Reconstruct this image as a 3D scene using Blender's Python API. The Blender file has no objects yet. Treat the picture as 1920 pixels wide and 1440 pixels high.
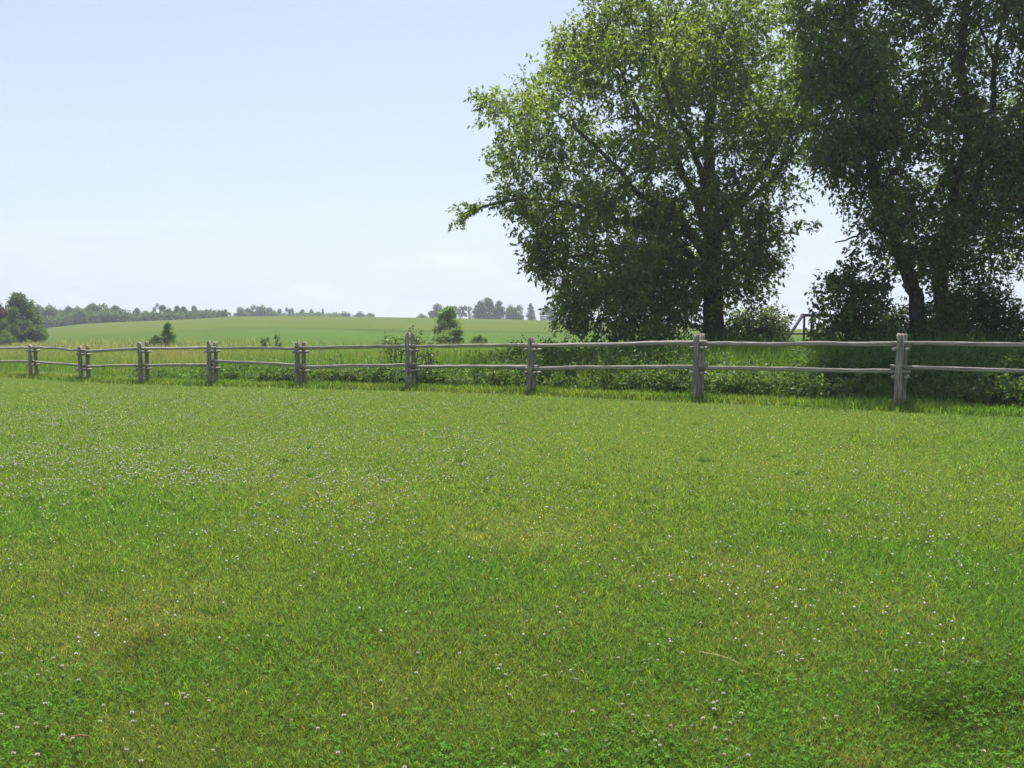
import bpy, math
import numpy as np
C = bpy.context.scene.collection
R = math.radians
SC = bpy.context.scene

# ------------------------------------------------------------------ camera
F = 1536.0                       # focal length in photo pixels (1920 wide)
HOR = 622.0                      # horizon row
PITCH = math.atan((720 - HOR) / F)
EYE = 1.6
cam = bpy.data.cameras.new('camera'); camo = bpy.data.objects.new('camera', cam); C.objects.link(camo)
cam.sensor_width = 36; cam.lens = 36 * F / 1920; cam.clip_end = 6000; cam.clip_start = .05
camo.location = (0, 0, EYE); camo.rotation_euler = (math.pi / 2 - PITCH, 0, 0)
SC.camera = camo

# ------------------------------------------------------------------ sky, sun, exposure
SUN_EL, SUN_AZ = 67.0, 6.0      # degrees; azimuth clockwise from the view direction
w = bpy.data.worlds.new('World'); SC.world = w; w.use_nodes = True
nt = w.node_tree; nt.nodes.clear()
def N(t, typ, **k):
    n = t.nodes.new(typ)
    for a, b in k.items(): setattr(n, a, b)
    return n
sky = N(nt, 'ShaderNodeTexSky', sky_type='NISHITA', sun_disc=False)
sky.sun_elevation = R(SUN_EL); sky.sun_rotation = R(SUN_AZ)
sky.air_density = 1.0; sky.dust_density = 3.2; sky.ozone_density = 1.0; sky.altitude = 200
tc = N(nt, 'ShaderNodeTexCoord'); sep = N(nt, 'ShaderNodeSeparateXYZ')
nt.links.new(tc.outputs['Generated'], sep.inputs[0])
# thin high veil + a few faint clouds low over the horizon
mp = N(nt, 'ShaderNodeMapping'); mp.inputs['Scale'].default_value = (5, 5, 15)
nt.links.new(tc.outputs['Generated'], mp.inputs[0])
cn = N(nt, 'ShaderNodeTexNoise'); cn.inputs['Scale'].default_value = 1.4; cn.inputs['Detail'].default_value = 5; cn.inputs['Roughness'].default_value = .55
nt.links.new(mp.outputs[0], cn.inputs['Vector'])
cr = N(nt, 'ShaderNodeMapRange'); cr.inputs[1].default_value = .5; cr.inputs[2].default_value = .75
nt.links.new(cn.outputs[0], cr.inputs[0])
el = N(nt, 'ShaderNodeMapRange'); el.inputs[1].default_value = .20; el.inputs[2].default_value = .05
nt.links.new(sep.outputs[2], el.inputs[0])
mul = N(nt, 'ShaderNodeMath', operation='MULTIPLY'); nt.links.new(cr.outputs[0], mul.inputs[0]); nt.links.new(el.outputs[0], mul.inputs[1])
mul2 = N(nt, 'ShaderNodeMath', operation='MULTIPLY'); nt.links.new(mul.outputs[0], mul2.inputs[0]); mul2.inputs[1].default_value = .2
veil = N(nt, 'ShaderNodeMix', data_type='RGBA'); vf = N(nt, 'ShaderNodeMapRange'); vf.inputs[1].default_value = .75; vf.inputs[2].default_value = .0; vf.inputs[3].default_value = .08; vf.inputs[4].default_value = .60
nt.links.new(sep.outputs[2], vf.inputs[0]); nt.links.new(vf.outputs[0], veil.inputs[0])
nt.links.new(sky.outputs[0], veil.inputs[6]); veil.inputs[7].default_value = (8.5, 9.7, 11.3, 1)
cl = N(nt, 'ShaderNodeMix', data_type='RGBA'); nt.links.new(mul2.outputs[0], cl.inputs[0])
nt.links.new(veil.outputs[2], cl.inputs[6]); cl.inputs[7].default_value = (11.2, 11.6, 12.2, 1)
bg = N(nt, 'ShaderNodeBackground'); bg.inputs[1].default_value = .071
nt.links.new(cl.outputs[2], bg.inputs[0])
out = N(nt, 'ShaderNodeOutputWorld'); nt.links.new(bg.outputs[0], out.inputs[0])

sl = bpy.data.lights.new('sun', 'SUN'); sl.energy = 5.0; sl.angle = R(.55); sl.color = (1, .95, .87)
so = bpy.data.objects.new('sun', sl); C.objects.link(so)
ce, se = math.cos(R(SUN_EL)), math.sin(R(SUN_EL))
from mathutils import Vector, Matrix
SUNV = Vector((math.sin(R(SUN_AZ)) * ce, math.cos(R(SUN_AZ)) * ce, se))
so.rotation_euler = SUNV.to_track_quat('Z', 'Y').to_euler(); so.location = (0, 0, 30)
SC.view_settings.view_transform = 'Standard'; SC.view_settings.look = 'None'
SC.view_settings.gamma = 1; SC.view_settings.exposure = .78
SC.cycles.use_denoising = True; SC.cycles.denoising_prefilter = 'NONE'; SC.cycles.max_bounces = 6; SC.cycles.diffuse_bounces = 3; SC.cycles.transmission_bounces = 4
SC.cycles.glossy_bounces = 2; SC.cycles.volume_bounces = 0

# ------------------------------------------------------------------ helpers
def ray(px, py):
    x = (px - 960) / F; y = -(py - 720) / F
    c, s = math.cos(PITCH), math.sin(PITCH)
    return x, c + s * y, -s + c * y           # camera frame -> world (forward is +Y)
def at(px, py, Y):
    """photo pixel + depth along +Y -> world point"""
    a, b, c = ray(px, py); k = Y / b
    return np.array((a * k, Y, EYE + c * k))
def tag(o, label=None, cat=None, group=None, kind=None):
    for k, v in (('label', label), ('category', cat), ('group', group), ('kind', kind)):
        if v: o[k] = v
    return o
def empty(name, loc, label=None, cat=None, group=None):
    o = bpy.data.objects.new(name, None); C.objects.link(o); o.location = loc; o.empty_display_size = .2
    return tag(o, label, cat, group)
def mesh_np(name, verts, quads=None, tris=None, col=None, smooth=False):
    me = bpy.data.meshes.new(name)
    verts = np.asarray(verts, dtype=np.float32).reshape(-1, 3)
    nq = 0 if quads is None else len(quads); ntr = 0 if tris is None else len(tris)
    loops = []
    if nq: loops.append(np.asarray(quads, dtype=np.int32).ravel())
    if ntr: loops.append(np.asarray(tris, dtype=np.int32).ravel())
    loops = np.concatenate(loops)
    starts = np.concatenate([np.arange(nq) * 4, nq * 4 + np.arange(ntr) * 3]).astype(np.int32)
    me.vertices.add(len(verts)); me.vertices.foreach_set('co', verts.ravel())
    me.loops.add(len(loops)); me.loops.foreach_set('vertex_index', loops)
    me.polygons.add(nq + ntr); me.polygons.foreach_set('loop_start', starts)
    me.update(calc_edges=True)
    if smooth: me.polygons.foreach_set('use_smooth', np.ones(nq + ntr, dtype=bool))
    if col is not None:
        a = me.color_attributes.new('col', 'FLOAT_COLOR', 'POINT')
        c4 = np.ones((len(verts), 4), dtype=np.float32); c4[:, :3] = col
        a.data.foreach_set('color', c4.ravel())
    return me
def link(name, me, mat, parent=None, loc=None):
    o = bpy.data.objects.new(name, me); C.objects.link(o)
    if mat: me.materials.append(mat)
    if parent: o.parent = parent
    if loc is not None: o.location = loc
    return o
def _hash(ix, iy, seed):
    h = (ix.astype(np.int64) * 374761393 + iy.astype(np.int64) * 668265263 + seed * 974711) & 0xffffffff
    h = ((h ^ (h >> 13)) * 1274126177) & 0xffffffff
    return ((h ^ (h >> 16)) & 0xffff) / 65535.0
def vnoise(x, y, seed=0):
    x = np.asarray(x, float); y = np.asarray(y, float)
    ix, iy = np.floor(x), np.floor(y); fx, fy = x - ix, y - iy
    fx = fx * fx * (3 - 2 * fx); fy = fy * fy * (3 - 2 * fy)
    a, b, c, d = _hash(ix, iy, seed), _hash(ix + 1, iy, seed), _hash(ix, iy + 1, seed), _hash(ix + 1, iy + 1, seed)
    return (a * (1 - fx) + b * fx) * (1 - fy) + (c * (1 - fx) + d * fx) * fy
def fbm(x, y, seed=0, o=4):
    t = 0; amp = .5; s = 1.0
    for k in range(o):
        t = t + amp * vnoise(x * s, y * s, seed + k * 7); amp *= .5; s *= 2.03
    return t / (1 - .5 ** o)
def sstep(a, b, v):
    t = np.clip((v - a) / (b - a), 0, 1); return t * t * (3 - 2 * t)
def nrm(v): return v / np.maximum(np.linalg.norm(v, axis=-1, keepdims=True), 1e-9)

# ------------------------------------------------------------------ terrain
POSTS = [  # px of the front post, base row, top row
    (-100, 700, 652), (-25, 702, 650), (57, 707, 647), (152, 716, 650), (264, 719, 643), (393, 721, 640), (559, 728, 642),
    (765, 726, 624), (993, 739, 634), (1305, 750, 628), (1685, 767, 627), (2170, 790, 622)]
def fdepth(px): return 14.35 * 51 / (27 + .0147 * (px - 57))
def yf(x): return 18.1 - .5625 * np.clip(x, -40, 16)
_pw = [at(p, b, fdepth(p)) for p, b, t in POSTS]
_zx = np.array([p[0] for p in _pw]); _zz = np.array([p[2] for p in _pw])
_zz = np.convolve(np.pad(_zz, 1, mode='edge'), [.25, .5, .25], 'valid')
CREST = [(-600, 640), (0, 636), (40, 624), (73, 617), (156, 607), (234, 603), (359, 598), (443, 592.5), (600, 592), (714, 594), (850, 596),
         (1012, 600), (1200, 606), (1480, 617), (1920, 620), (2600, 620)]
_cu = np.array([(p - 960) / F for p, y in CREST]); _cz = np.array([at(p, y, 200)[2] for p, y in CREST])
def gz(x, y):
    x = np.asarray(x, float); y = np.asarray(y, float)
    f = yf(x); zf = np.interp(x, _zx, _zz)
    t = np.clip(y / np.maximum(f, 1), 0, 1)
    z = zf * t + .018 * (fbm(x * .7, y * .7, 3, 2) - .5)
    u = np.clip(x / np.maximum(y, 8), -1.1, 1.1)
    zc = np.interp(u, _cu, _cz)
    wgt = sstep(38, 215, y)
    zfield = zf * (1 - wgt) + (zc + .0) * wgt - .011 * np.clip(y - 215, 0, 700)
    zfield = zfield + np.where(y > f, .12 * (fbm(x * .12, y * .12, 9, 3) - .5) * np.clip((y - f) / 12, 0, 1), 0)
    return np.where(y > f, zfield, z)
GRP = {}

# ------------------------------------------------------------------ materials
def newmat(name):
    m = bpy.data.materials.new(name); m.use_nodes = True; m.node_tree.nodes.clear()
    return m, m.node_tree
def leaf_mat(name, trans=.42, tmul=(1.7, 1.65, .8), rough=.5, spec=.35, noise_scale=None):
    m, t = newmat(name)
    a = N(t, 'ShaderNodeAttribute', attribute_name='col')
    p = N(t, 'ShaderNodeBsdfPrincipled'); p.inputs['Roughness'].default_value = rough
    p.inputs['Specular IOR Level'].default_value = spec
    t.links.new(a.outputs['Color'], p.inputs['Base Color'])
    tm = N(t, 'ShaderNodeMix', data_type='RGBA', blend_type='MULTIPLY'); tm.inputs[0].default_value = 1
    t.links.new(a.outputs['Color'], tm.inputs[6]); tm.inputs[7].default_value = (*tmul, 1)
    tr = N(t, 'ShaderNodeBsdfTranslucent'); t.links.new(tm.outputs[2], tr.inputs[0])
    mx = N(t, 'ShaderNodeMixShader'); mx.inputs[0].default_value = trans
    t.links.new(p.outputs[0], mx.inputs[1]); t.links.new(tr.outputs[0], mx.inputs[2])
    o = N(t, 'ShaderNodeOutputMaterial'); t.links.new(mx.outputs[0], o.inputs[0])
    return m
def noise_mat(name, stops, scale, detail=6, coords='Object', mapping=(1, 1, 1), rough=.9, bump=.3, bscale=None, spec=.2):
    m, t = newmat(name)
    tcn = N(t, 'ShaderNodeTexCoord'); mpn = N(t, 'ShaderNodeMapping'); mpn.inputs['Scale'].default_value = mapping
    t.links.new(tcn.outputs[coords], mpn.inputs[0])
    n = N(t, 'ShaderNodeTexNoise'); n.inputs['Scale'].default_value = scale; n.inputs['Detail'].default_value = detail
    n.inputs['Roughness'].default_value = .65
    t.links.new(mpn.outputs[0], n.inputs['Vector'])
    r = N(t, 'ShaderNodeValToRGB'); t.links.new(n.outputs[0], r.inputs[0])
    e = r.color_ramp.elements
    while len(e) < len(stops): e.new(.5)
    for el_, (pos, c) in zip(e, stops): el_.position = pos; el_.color = (*c, 1)
    p = N(t, 'ShaderNodeBsdfPrincipled'); p.inputs['Roughness'].default_value = rough; p.inputs['Specular IOR Level'].default_value = spec
    t.links.new(r.outputs[0], p.inputs['Base Color'])
    if bump:
        b = N(t, 'ShaderNodeBump'); b.inputs['Strength'].default_value = bump; b.inputs['Distance'].default_value = .02
        n2 = N(t, 'ShaderNodeTexNoise'); n2.inputs['Scale'].default_value = bscale or scale * 2; n2.inputs['Detail'].default_value = 5
        t.links.new(mpn.outputs[0], n2.inputs['Vector']); t.links.new(n2.outputs[0], b.inputs['Height']); t.links.new(b.outputs[0], p.inputs['Normal'])
    o = N(t, 'ShaderNodeOutputMaterial'); t.links.new(p.outputs[0], o.inputs[0])
    return m
M_GRASS = leaf_mat('lawn_blades', .42, (1.6, 1.5, .6), .6, .03)
M_TALL = leaf_mat('tall_grass_blades', .45, (1.6, 1.6, .8), .5, .3)
M_LEAF = leaf_mat('maple_leaves', .55, (2.3, 2.15, .85), .42, .45)
M_DARKLEAF = leaf_mat('dark_leaves', .42, (2.0, 1.9, .8), .38, .5)
M_FAR = leaf_mat('far_leaves', .45, (1.7, 1.7, 1.0), .6, .2)
M_CLOVER = leaf_mat('clover_leaflets', .35, (1.5, 1.5, .7), .7, .12)
M_PETAL = leaf_mat('clover_petals', .25, (1, 1, 1), .7, .2)
M_LAWN = noise_mat('lawn_soil', [(.3, (.045, .075, .016)), (.5, (.072, .12, .022)), (.7, (.105, .145, .034))], 30, 8, 'Object', rough=1, bump=.6, bscale=120, spec=0)
M_BARK = noise_mat('bark', [(.3, (.018, .015, .012)), (.5, (.055, .047, .038)), (.75, (.14, .125, .10))], 6, 8, 'Object', (3, 3, .6), bump=1, bscale=9)
M_RAIL = noise_mat('weathered_rail_wood', [(.25, (.085, .075, .06)), (.45, (.25, .23, .20)), (.6, (.33, .31, .275)), (.8, (.52, .50, .46))], 3.5, 8, 'Object', (.8, 9, 9), bump=.8, bscale=7)
M_POST = noise_mat('weathered_post_wood', [(.25, (.075, .07, .06)), (.5, (.2, .19, .165)), (.78, (.34, .33, .29))], 3.5, 8, 'Object', (9, 9, .8), bump=.9, bscale=7)
M_DARKWOOD = noise_mat('dark_timber', [(.3, (.03, .03, .034)), (.7, (.07, .07, .072))], 8, 6, 'Object', bump=.4)
M_STRAW = noise_mat('dry_straw', [(.3, (.42, .34, .16)), (.7, (.6, .5, .28))], 40, 3, bump=0)
M_TWIG = noise_mat('red_twig', [(.3, (.2, .08, .04)), (.7, (.35, .17, .09))], 40, 3, bump=0)
M_SHED = noise_mat('grey_shed_boards', [(.3, (.25, .26, .28)), (.7, (.34, .35, .36))], 1, 4, 'Object', (4, 4, .3), bump=0)
M_ROOF = noise_mat('grey_shed_roof', [(.3, (.2, .2, .21)), (.7, (.28, .28, .29))], 1, 4, bump=0)

# field: crops in broad bands, by world position
def field_mat():
    m, t = newmat('field_crops')
    g = N(t, 'ShaderNodeNewGeometry'); s = N(t, 'ShaderNodeSeparateXYZ'); t.links.new(g.outputs['Position'], s.inputs[0])
    def noise(scale, detail=5, mapv=(1, 1, 1)):
        mm = N(t, 'ShaderNodeMapping'); mm.inputs['Scale'].default_value = mapv; t.links.new(g.outputs['Position'], mm.inputs[0])
        n = N(t, 'ShaderNodeTexNoise'); n.inputs['Scale'].default_value = scale; n.inputs['Detail'].default_value = detail
        t.links.new(mm.outputs[0], n.inputs['Vector']); return n.outputs[0]
    def math_(op, a, b):
        n = N(t, 'ShaderNodeMath', operation=op)
        for i, v in enumerate((a, b)):
            if isinstance(v, (int, float)): n.inputs[i].default_value = v
            else: t.links.new(v, n.inputs[i])
        return n.outputs[0]
    def mr(v, a, b):
        n = N(t, 'ShaderNodeMapRange', interpolation_type='SMOOTHSTEP'); n.inputs[1].default_value = a; n.inputs[2].default_value = b
        t.links.new(v, n.inputs[0]); return n.outputs[0]
    def mix(f, a, b):
        n = N(t, 'ShaderNodeMix', data_type='RGBA')
        t.links.new(f, n.inputs[0]) if not isinstance(f, float) else setattr(n.inputs[0], 'default_value', f)
        for i, v in ((6, a), (7, b)):
            if isinstance(v, tuple): n.inputs[i].default_value = (*v, 1)
            else: t.links.new(v, n.inputs[i])
        return n.outputs[2]
    big = noise(.035, 4); mid = noise(.15, 5, (.4, 1.6, 1)); fine = noise(2.2, 6)
    wob = math_('MULTIPLY', math_('SUBTRACT', noise(.02, 3), .5), 14.0)
    yy = math_('ADD', math_('ADD', s.outputs[1], wob), math_('MULTIPLY', s.outputs[0], .12))
    lower = mix(mr(big, .35, .65), (.074, .138, .028), (.066, .118, .027))
    upper = mix(mr(mid, .35, .65), (.082, .128, .027), (.106, .128, .033))
    c = mix(mr(yy, 98, 114), lower, upper)
    strip = math_('MULTIPLY', mr(yy, 99, 101), math_('SUBTRACT', 1.0, mr(yy, 105, 108)))
    strip = math_('MULTIPLY', strip, mr(s.outputs[0], -52, -40))
    c = mix(math_('MULTIPLY', math_('MULTIPLY', strip, .75), mr(mid, .4, .6)), c, (.038, .066, .018))
    dry = math_('SUBTRACT', 1.0, mr(yy, 40, 58))
    c = mix(math_('MULTIPLY', dry, .6), c, (.12, .15, .045))
    c = mix(math_('MULTIPLY', mr(fine, .3, .7), .5), c, (.06, .09, .02))
    p = N(t, 'ShaderNodeBsdfPrincipled'); p.inputs['Roughness'].default_value = 1; p.inputs['Specular IOR Level'].default_value = 0
    t.links.new(c, p.inputs['Base Color'])
    b = N(t, 'ShaderNodeBump'); b.inputs['Strength'].default_value = .7; b.inputs['Distance'].default_value = .25
    t.links.new(noise(1.6, 6), b.inputs['Height']); t.links.new(b.outputs[0], p.inputs['Normal'])
    o = N(t, 'ShaderNodeOutputMaterial'); t.links.new(p.outputs[0], o.inputs[0])
    return m
M_FIELD = field_mat()

# ------------------------------------------------------------------ ground sheets (share the seam along the fence)
SX = 1400
k = np.linspace(-1, 1, 321); XS = np.sinh(k * 6.2) / np.sinh(6.2) * SX
def grid(name, rows, mat):
    V = np.stack(rows, 0); r, c, _ = V.shape
    i = np.arange(r * c).reshape(r, c)
    q = np.stack([i[:-1, :-1], i[:-1, 1:], i[1:, 1:], i[1:, :-1]], -1).reshape(-1, 4)
    o = link(name, mesh_np(name, V.reshape(-1, 3), quads=q, smooth=True), mat); o['kind'] = 'structure'; return o
SEAM = yf(XS) + 1.35
rows = []
for v in np.concatenate([[-60, -30, -15, -8, -4, -2], np.linspace(0, 1, 60)]):
    y = np.full_like(XS, v) if v < 0 else v * SEAM
    rows.append(np.stack([XS, y, gz(XS, y)], -1))
grid('lawn', rows, M_LAWN)
rows = []
for v in np.linspace(0, 1, 150):
    y = SEAM + (1500 - SEAM) * (math.exp(v * 4.6) - 1) / (math.exp(4.6) - 1)
    rows.append(np.stack([XS, y, gz(XS, y)], -1))
grid('field', rows, M_FIELD)

# ------------------------------------------------------------------ lawn grass
rng = np.random.default_rng(11)
def lawn_pts(n, px0=-260, px1=2180, py0=700, py1=1640, pow_=1.0):
    px = rng.uniform(px0, px1, n); py = py0 + (py1 - py0) * rng.random(n) ** pow_
    d = EYE / ((py - HOR) / F + .014); x = (px - 960) / F * d
    ok = d < yf(x) + 1.3
    return x[ok], d[ok]
def lp(px, py):
    d = EYE / ((py - HOR) / F + .014); return (px - 960) / F * d, d
DRY = [(lp(650, 930), 1.0, .8), (lp(430, 860), 1.4, .5), (lp(1150, 830), 2.6, .55), (lp(1330, 820), 2.0, .5), (lp(200, 1190), .55, .9), (lp(1020, 1000), .7, .9),
       (lp(1700, 1400), .35, 1.0), (lp(1450, 1120), .7, .7), (lp(800, 1340), .4, .6), (lp(430, 1350), .3, .5), (lp(980, 1210), .6, .45), (lp(760, 950), .8, .6), (lp(1640, 800), 1.5, .5)]
LUSH = [(lp(40, 1360), .6, 1.0), (lp(760, 1060), 1.0, .8), (lp(1850, 1080), 1.2, .8), (lp(1750, 1230), .8, .9), (lp(150, 960), 1.3, .7), (lp(1120, 1080), .6, .6),
        (lp(1350, 1290), .5, .7), (lp(1880, 800), 2.0, .9), (lp(1600, 1130), .5, .6), (lp(450, 1000), 1.2, .6)]
def blob(L, x, y, jit=1.0):
    t = np.zeros_like(x)
    wx = x + (fbm(x * 1.3, y * 1.3, 31, 3) - .5) * 1.6 * jit; wy = y + (fbm(x * 1.3 + 9, y * 1.3, 37, 3) - .5) * 1.6 * jit
    for (cx, cy), r, a in L: t = np.maximum(t, a * np.exp(-((wx - cx) ** 2 + ((wy - cy) / 1.2) ** 2) / (r * r)))
    return t
def lawn_state(x, y):
    n1 = fbm(x * .55, y * .55, 5, 4); n2 = fbm(x * 2.3, y * 2.3, 15, 3)
    dry = np.clip(blob(DRY, x, y) + sstep(.55, .75, n1) * .4 + (n2 - .5) * .35, 0, 1)
    lush = np.clip(blob(LUSH, x, y) + sstep(.54, .36, n1) * .7 + (n2 - .5) * .5, 0, 1)
    return dry, lush
def blades(x, y, h, wd, col, lean, seg2=True, bend=.5):
    n = len(x); z = gz(x, y) - .004
    a = rng.uniform(0, 2 * np.pi, n); b = rng.uniform(0, 2 * np.pi, n)
    sx, sy = np.cos(a) * wd * .5, np.sin(a) * wd * .5
    lx, ly = np.cos(b) * lean * h, np.sin(b) * lean * h
    hz = h * np.sqrt(np.clip(1 - (lean * .8) ** 2, .1, 1))
    base = np.stack([x, y, z], -1); S = np.stack([sx, sy, np.zeros(n)], -1)
    mid = base + np.stack([lx * bend * .7, ly * bend * .7, hz * .58], -1); tip = base + np.stack([lx, ly, hz], -1)
    if seg2:
        V = np.stack([base - S, base + S, mid + S * .8, mid - S * .8, tip], 1)
        i = np.arange(n)[:, None] * 5
        q = i + np.array([[0, 1, 2, 3]]); t = i + np.array([[3, 2, 4]])
        return V.reshape(-1, 3), q, t, np.repeat(col, 5, 0)
    V = np.stack([base - S, base + S, tip], 1); i = np.arange(n)[:, None] * 3
    return V.reshape(-1, 3), None, i + np.array([[0, 1, 2]]), np.repeat(col, 3, 0)
def merge(parts):
    Vs, qs, ts, cs = [], [], [], []; off = 0
    for V, q, t, c in parts:
        Vs.append(V); cs.append(c)
        if q is not None and len(q): qs.append(q + off)
        if t is not None and len(t): ts.append(t + off)
        off += len(V)
    return np.concatenate(Vs), (np.concatenate(qs) if qs else None), (np.concatenate(ts) if ts else None), np.concatenate(cs)
def stuff(name, parts, mat, label, cat):
    V, q, t, c = merge(parts)
    o = link(name, mesh_np(name, V, q, t, c), mat); tag(o, label, cat, kind='stuff'); return o
GREEN = np.array((.168, .236, .058)); LUSHC = np.array((.120, .230, .047)); DRYC = np.array((.220, .236, .078)); STRAWC = np.array((.36, .31, .15))
def lawn_cols(x, y):
    dry, lush = lawn_state(x, y); n = len(x)
    c = GREEN * np.ones((n, 1)); c = c * (1 - lush[:, None]) + LUSHC * lush[:, None]
    dd = dry[:, None] * .75; c = c * (1 - dd) + DRYC * dd
    s = (rng.random(n) < .03 + .10 * dry)[:, None]; c = np.where(s, STRAWC, c)
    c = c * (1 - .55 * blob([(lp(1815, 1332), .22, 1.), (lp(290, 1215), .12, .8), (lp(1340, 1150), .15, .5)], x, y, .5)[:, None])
    c = c * np.clip(np.exp(rng.normal(-.02, .42, (n, 1))), .3, 2.2) * (1 + rng.normal(0, .08, (n, 3)))
    return np.clip(c, .01, .7), dry, lush
x, y = lawn_pts(820000, pow_=.92)
col, dry, lush = lawn_cols(x, y)
h = rng.uniform(.017, .040, len(x)) * (1 + .02 * y) * (1 + .45 * lush - .25 * dry); wd = (.0020 + .00050 * y) * rng.uniform(.7, 1.3, len(x))
h = h * (.7 + .6 * fbm(x * 6, y * 6, 71, 2))
lean = rng.uniform(.35, 1.15, len(x))
near = y < 7
parts = [blades(x[near], y[near], h[near], wd[near], col[near], lean[near]), blades(x[~near], y[~near], h[~near], wd[~near] * 1.55, col[~near], lean[~near], False)]
# strip of longer grass left along the fence line
n = 60000; x = rng.uniform(-30, 15, n); o_ = np.abs(rng.normal(0, .5, n)) * np.where(rng.random(n) < .22, -.6, 1.6)
y = yf(x) + o_; ok = (y > 1) & (o_ > -.75) & (o_ < 1.4); x, y, o_ = x[ok], y[ok], o_[ok]
col, dry, lush = lawn_cols(x, y); col = col * np.array((1.05, 1.12, .9))
parts.append(blades(x, y, rng.uniform(.06, .15, len(x)) * (.6 + .8 * fbm(x * 1.5, y * 1.5, 77, 2)), rng.uniform(.008, .014, len(x)), col, rng.uniform(.2, .8, len(x)), True))
# the same turf beyond the sides of the picture, where it is only seen from elsewhere
n = 900000; x = rng.uniform(-9, 9, n); y = rng.uniform(-.5, 12, n); ok = ((np.abs(x) > y * .72) | (y < 2.5)) & (y < yf(x) + 1.3); x, y = x[ok], y[ok]
col, dry, lush = lawn_cols(x, y)
parts.append(blades(x, y, rng.uniform(.024, .045, len(x)), rng.uniform(.008, .014, len(x)), col, rng.uniform(.5, 1.2, len(x)), False))
# coarser tufts standing a little proud of the mown grass
tx, ty = lawn_pts(420, pow_=.8); m = 46
x = np.repeat(tx, m) + rng.normal(0, 1, len(tx) * m) * np.repeat(rng.uniform(.02, .07, len(tx)), m); y = np.repeat(ty, m) + rng.normal(0, 1, len(tx) * m) * np.repeat(rng.uniform(.02, .07, len(tx)), m)
ok = (y < yf(x) - .2) & (y > 1); x, y = x[ok], y[ok]
tc_ = np.where(rng.random((len(tx), 1)) < .6, (.085, .20, .035), (.15, .24, .04)) * rng.uniform(.7, 1.2, (len(tx), 1))
parts.append(blades(x, y, rng.uniform(.035, .065, len(x)), (.0030 + .0004 * y), np.repeat(tc_, m, 0)[ok] * rng.uniform(.75, 1.25, (len(x), 1)), rng.uniform(.3, 1.1, len(x))))
stuff('lawn_grass', parts, M_GRASS, 'short mown lawn grass with yellowed and lush green patches', 'grass')

# tufts round the posts
parts = []
for p_, b_, t_ in POSTS:
    c0 = at(p_, b_, fdepth(p_)); n = 500 if p_ < 1600 else 1300
    rr = .42 if p_ < 1600 else .6
    x = c0[0] + rng.normal(0, rr, n) + (.05 if p_ < 1600 else -.1); y = c0[1] + .1 + rng.normal(0, .22, n)
    cc = np.array((.085, .17, .028)) * rng.uniform(.6, 1.4, (n, 1))
    parts.append(blades(x, y, rng.uniform(.08, .30 if p_ > 1600 else .22, n), rng.uniform(.007, .013, n), cc, rng.uniform(.15, .7, n)))
stuff('post_tufts', parts, M_TALL, 'long unmown grass tufts around the feet of the fence posts', 'grass')

# clover leaves
x, y = lawn_pts(90000, py0=800, pow_=.8); dry, lush = lawn_state(x, y)
ok = (rng.random(len(x)) < np.clip(lush * .55 - dry * .4 + .02, 0, 1) * .6); x, y = x[ok], y[ok]
n = len(x); zz = gz(x, y) + rng.uniform(.012, .045, n); rad = rng.uniform(.005, .0085, n) * (1 + .04 * y); a0 = rng.uniform(0, 6.28, n)
Vs = []
tilt = rng.normal(0, .35, (n, 2))
for j in range(3):
    a = a0 + j * 2.094
    ca, sa = np.cos(a), np.sin(a)
    for (u, v) in ((0, 0), (.8, -.55), (1.45, 0), (.8, .55)):
        dx, dy = (ca * u - sa * v) * rad, (sa * u + ca * v) * rad
        Vs.append(np.stack([x + dx, y + dy, zz + dx * tilt[:, 0] + dy * tilt[:, 1] - (.15 * rad if u == .8 else 0)], -1))
V = np.stack(Vs, 1).reshape(-1, 3); i = np.arange(n)[:, None] * 12
q = np.concatenate([i + np.array([[0, 1, 2, 3]]) + 4 * j for j in range(3)])
cc = np.array((.078, .18, .022)) * rng.uniform(.65, 1.45, (n, 1)) * (1 + rng.normal(0, .06, (n, 3)))
stuff('clover_leaves', [(V, q, None, np.repeat(np.clip(cc, .01, .6), 12, 0))], M_CLOVER, 'patches of round green clover leaves growing through the lawn', 'clover')

# clover flowers
def head_mesh(seed, brown=0.0):
    r = np.random.default_rng(seed); V = []; T = []; col = []
    m = 46; g = np.arange(m) + .5
    ph = np.arccos(1 - 2 * g / m * .88); th = np.pi * (1 + 5 ** .5) * g
    dirs = np.stack([np.cos(th) * np.sin(ph), np.sin(th) * np.sin(ph), np.cos(ph)], -1)
    for d in dirs:
        s = np.cross(d, (0, 0, 1.0) if abs(d[2]) < .9 else (1.0, 0, 0)); s /= np.linalg.norm(s); u = np.cross(s, d)
        b = len(V); k_ = r.uniform(.85, 1.15)
        for v in (d * .3 - s * .12, d * .3 + s * .12, d * .75 * k_ + s * .24, d * 1.0 * k_ + u * .12, d * .75 * k_ - s * .24): V.append(v)
        T += [(b, b + 1, b + 2), (b, b + 2, b + 4), (b + 4, b + 2, b + 3)]
        c = np.array((.66, .63, .53)) * r.uniform(.8, 1.1)
        if d[2] < -.1: c = np.array((.55, .50, .36))
        if brown: c = c * (1 - brown) + np.array((.45, .27, .2)) * brown
        col += [c * .8, c * .8, c, c, c]
    V = np.array(V) * np.array((.0095, .0095, .0088)); V[:, 2] += .05
    nv = len(V); st = []
    for z0 in (-.005, .045):
        for a in range(4): st.append((.0011 * math.cos(a * 1.57), .0011 * math.sin(a * 1.57), z0)); col.append(np.array((.1, .2, .04)))
    Q = [(nv + a, nv + (a + 1) % 4, nv + 4 + (a + 1) % 4, nv + 4 + a) for a in range(4)]
    return mesh_np('clover_flower', np.concatenate([V, np.array(st)]), np.array(Q), np.array(T), np.clip(np.array(col), 0, .9))
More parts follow.
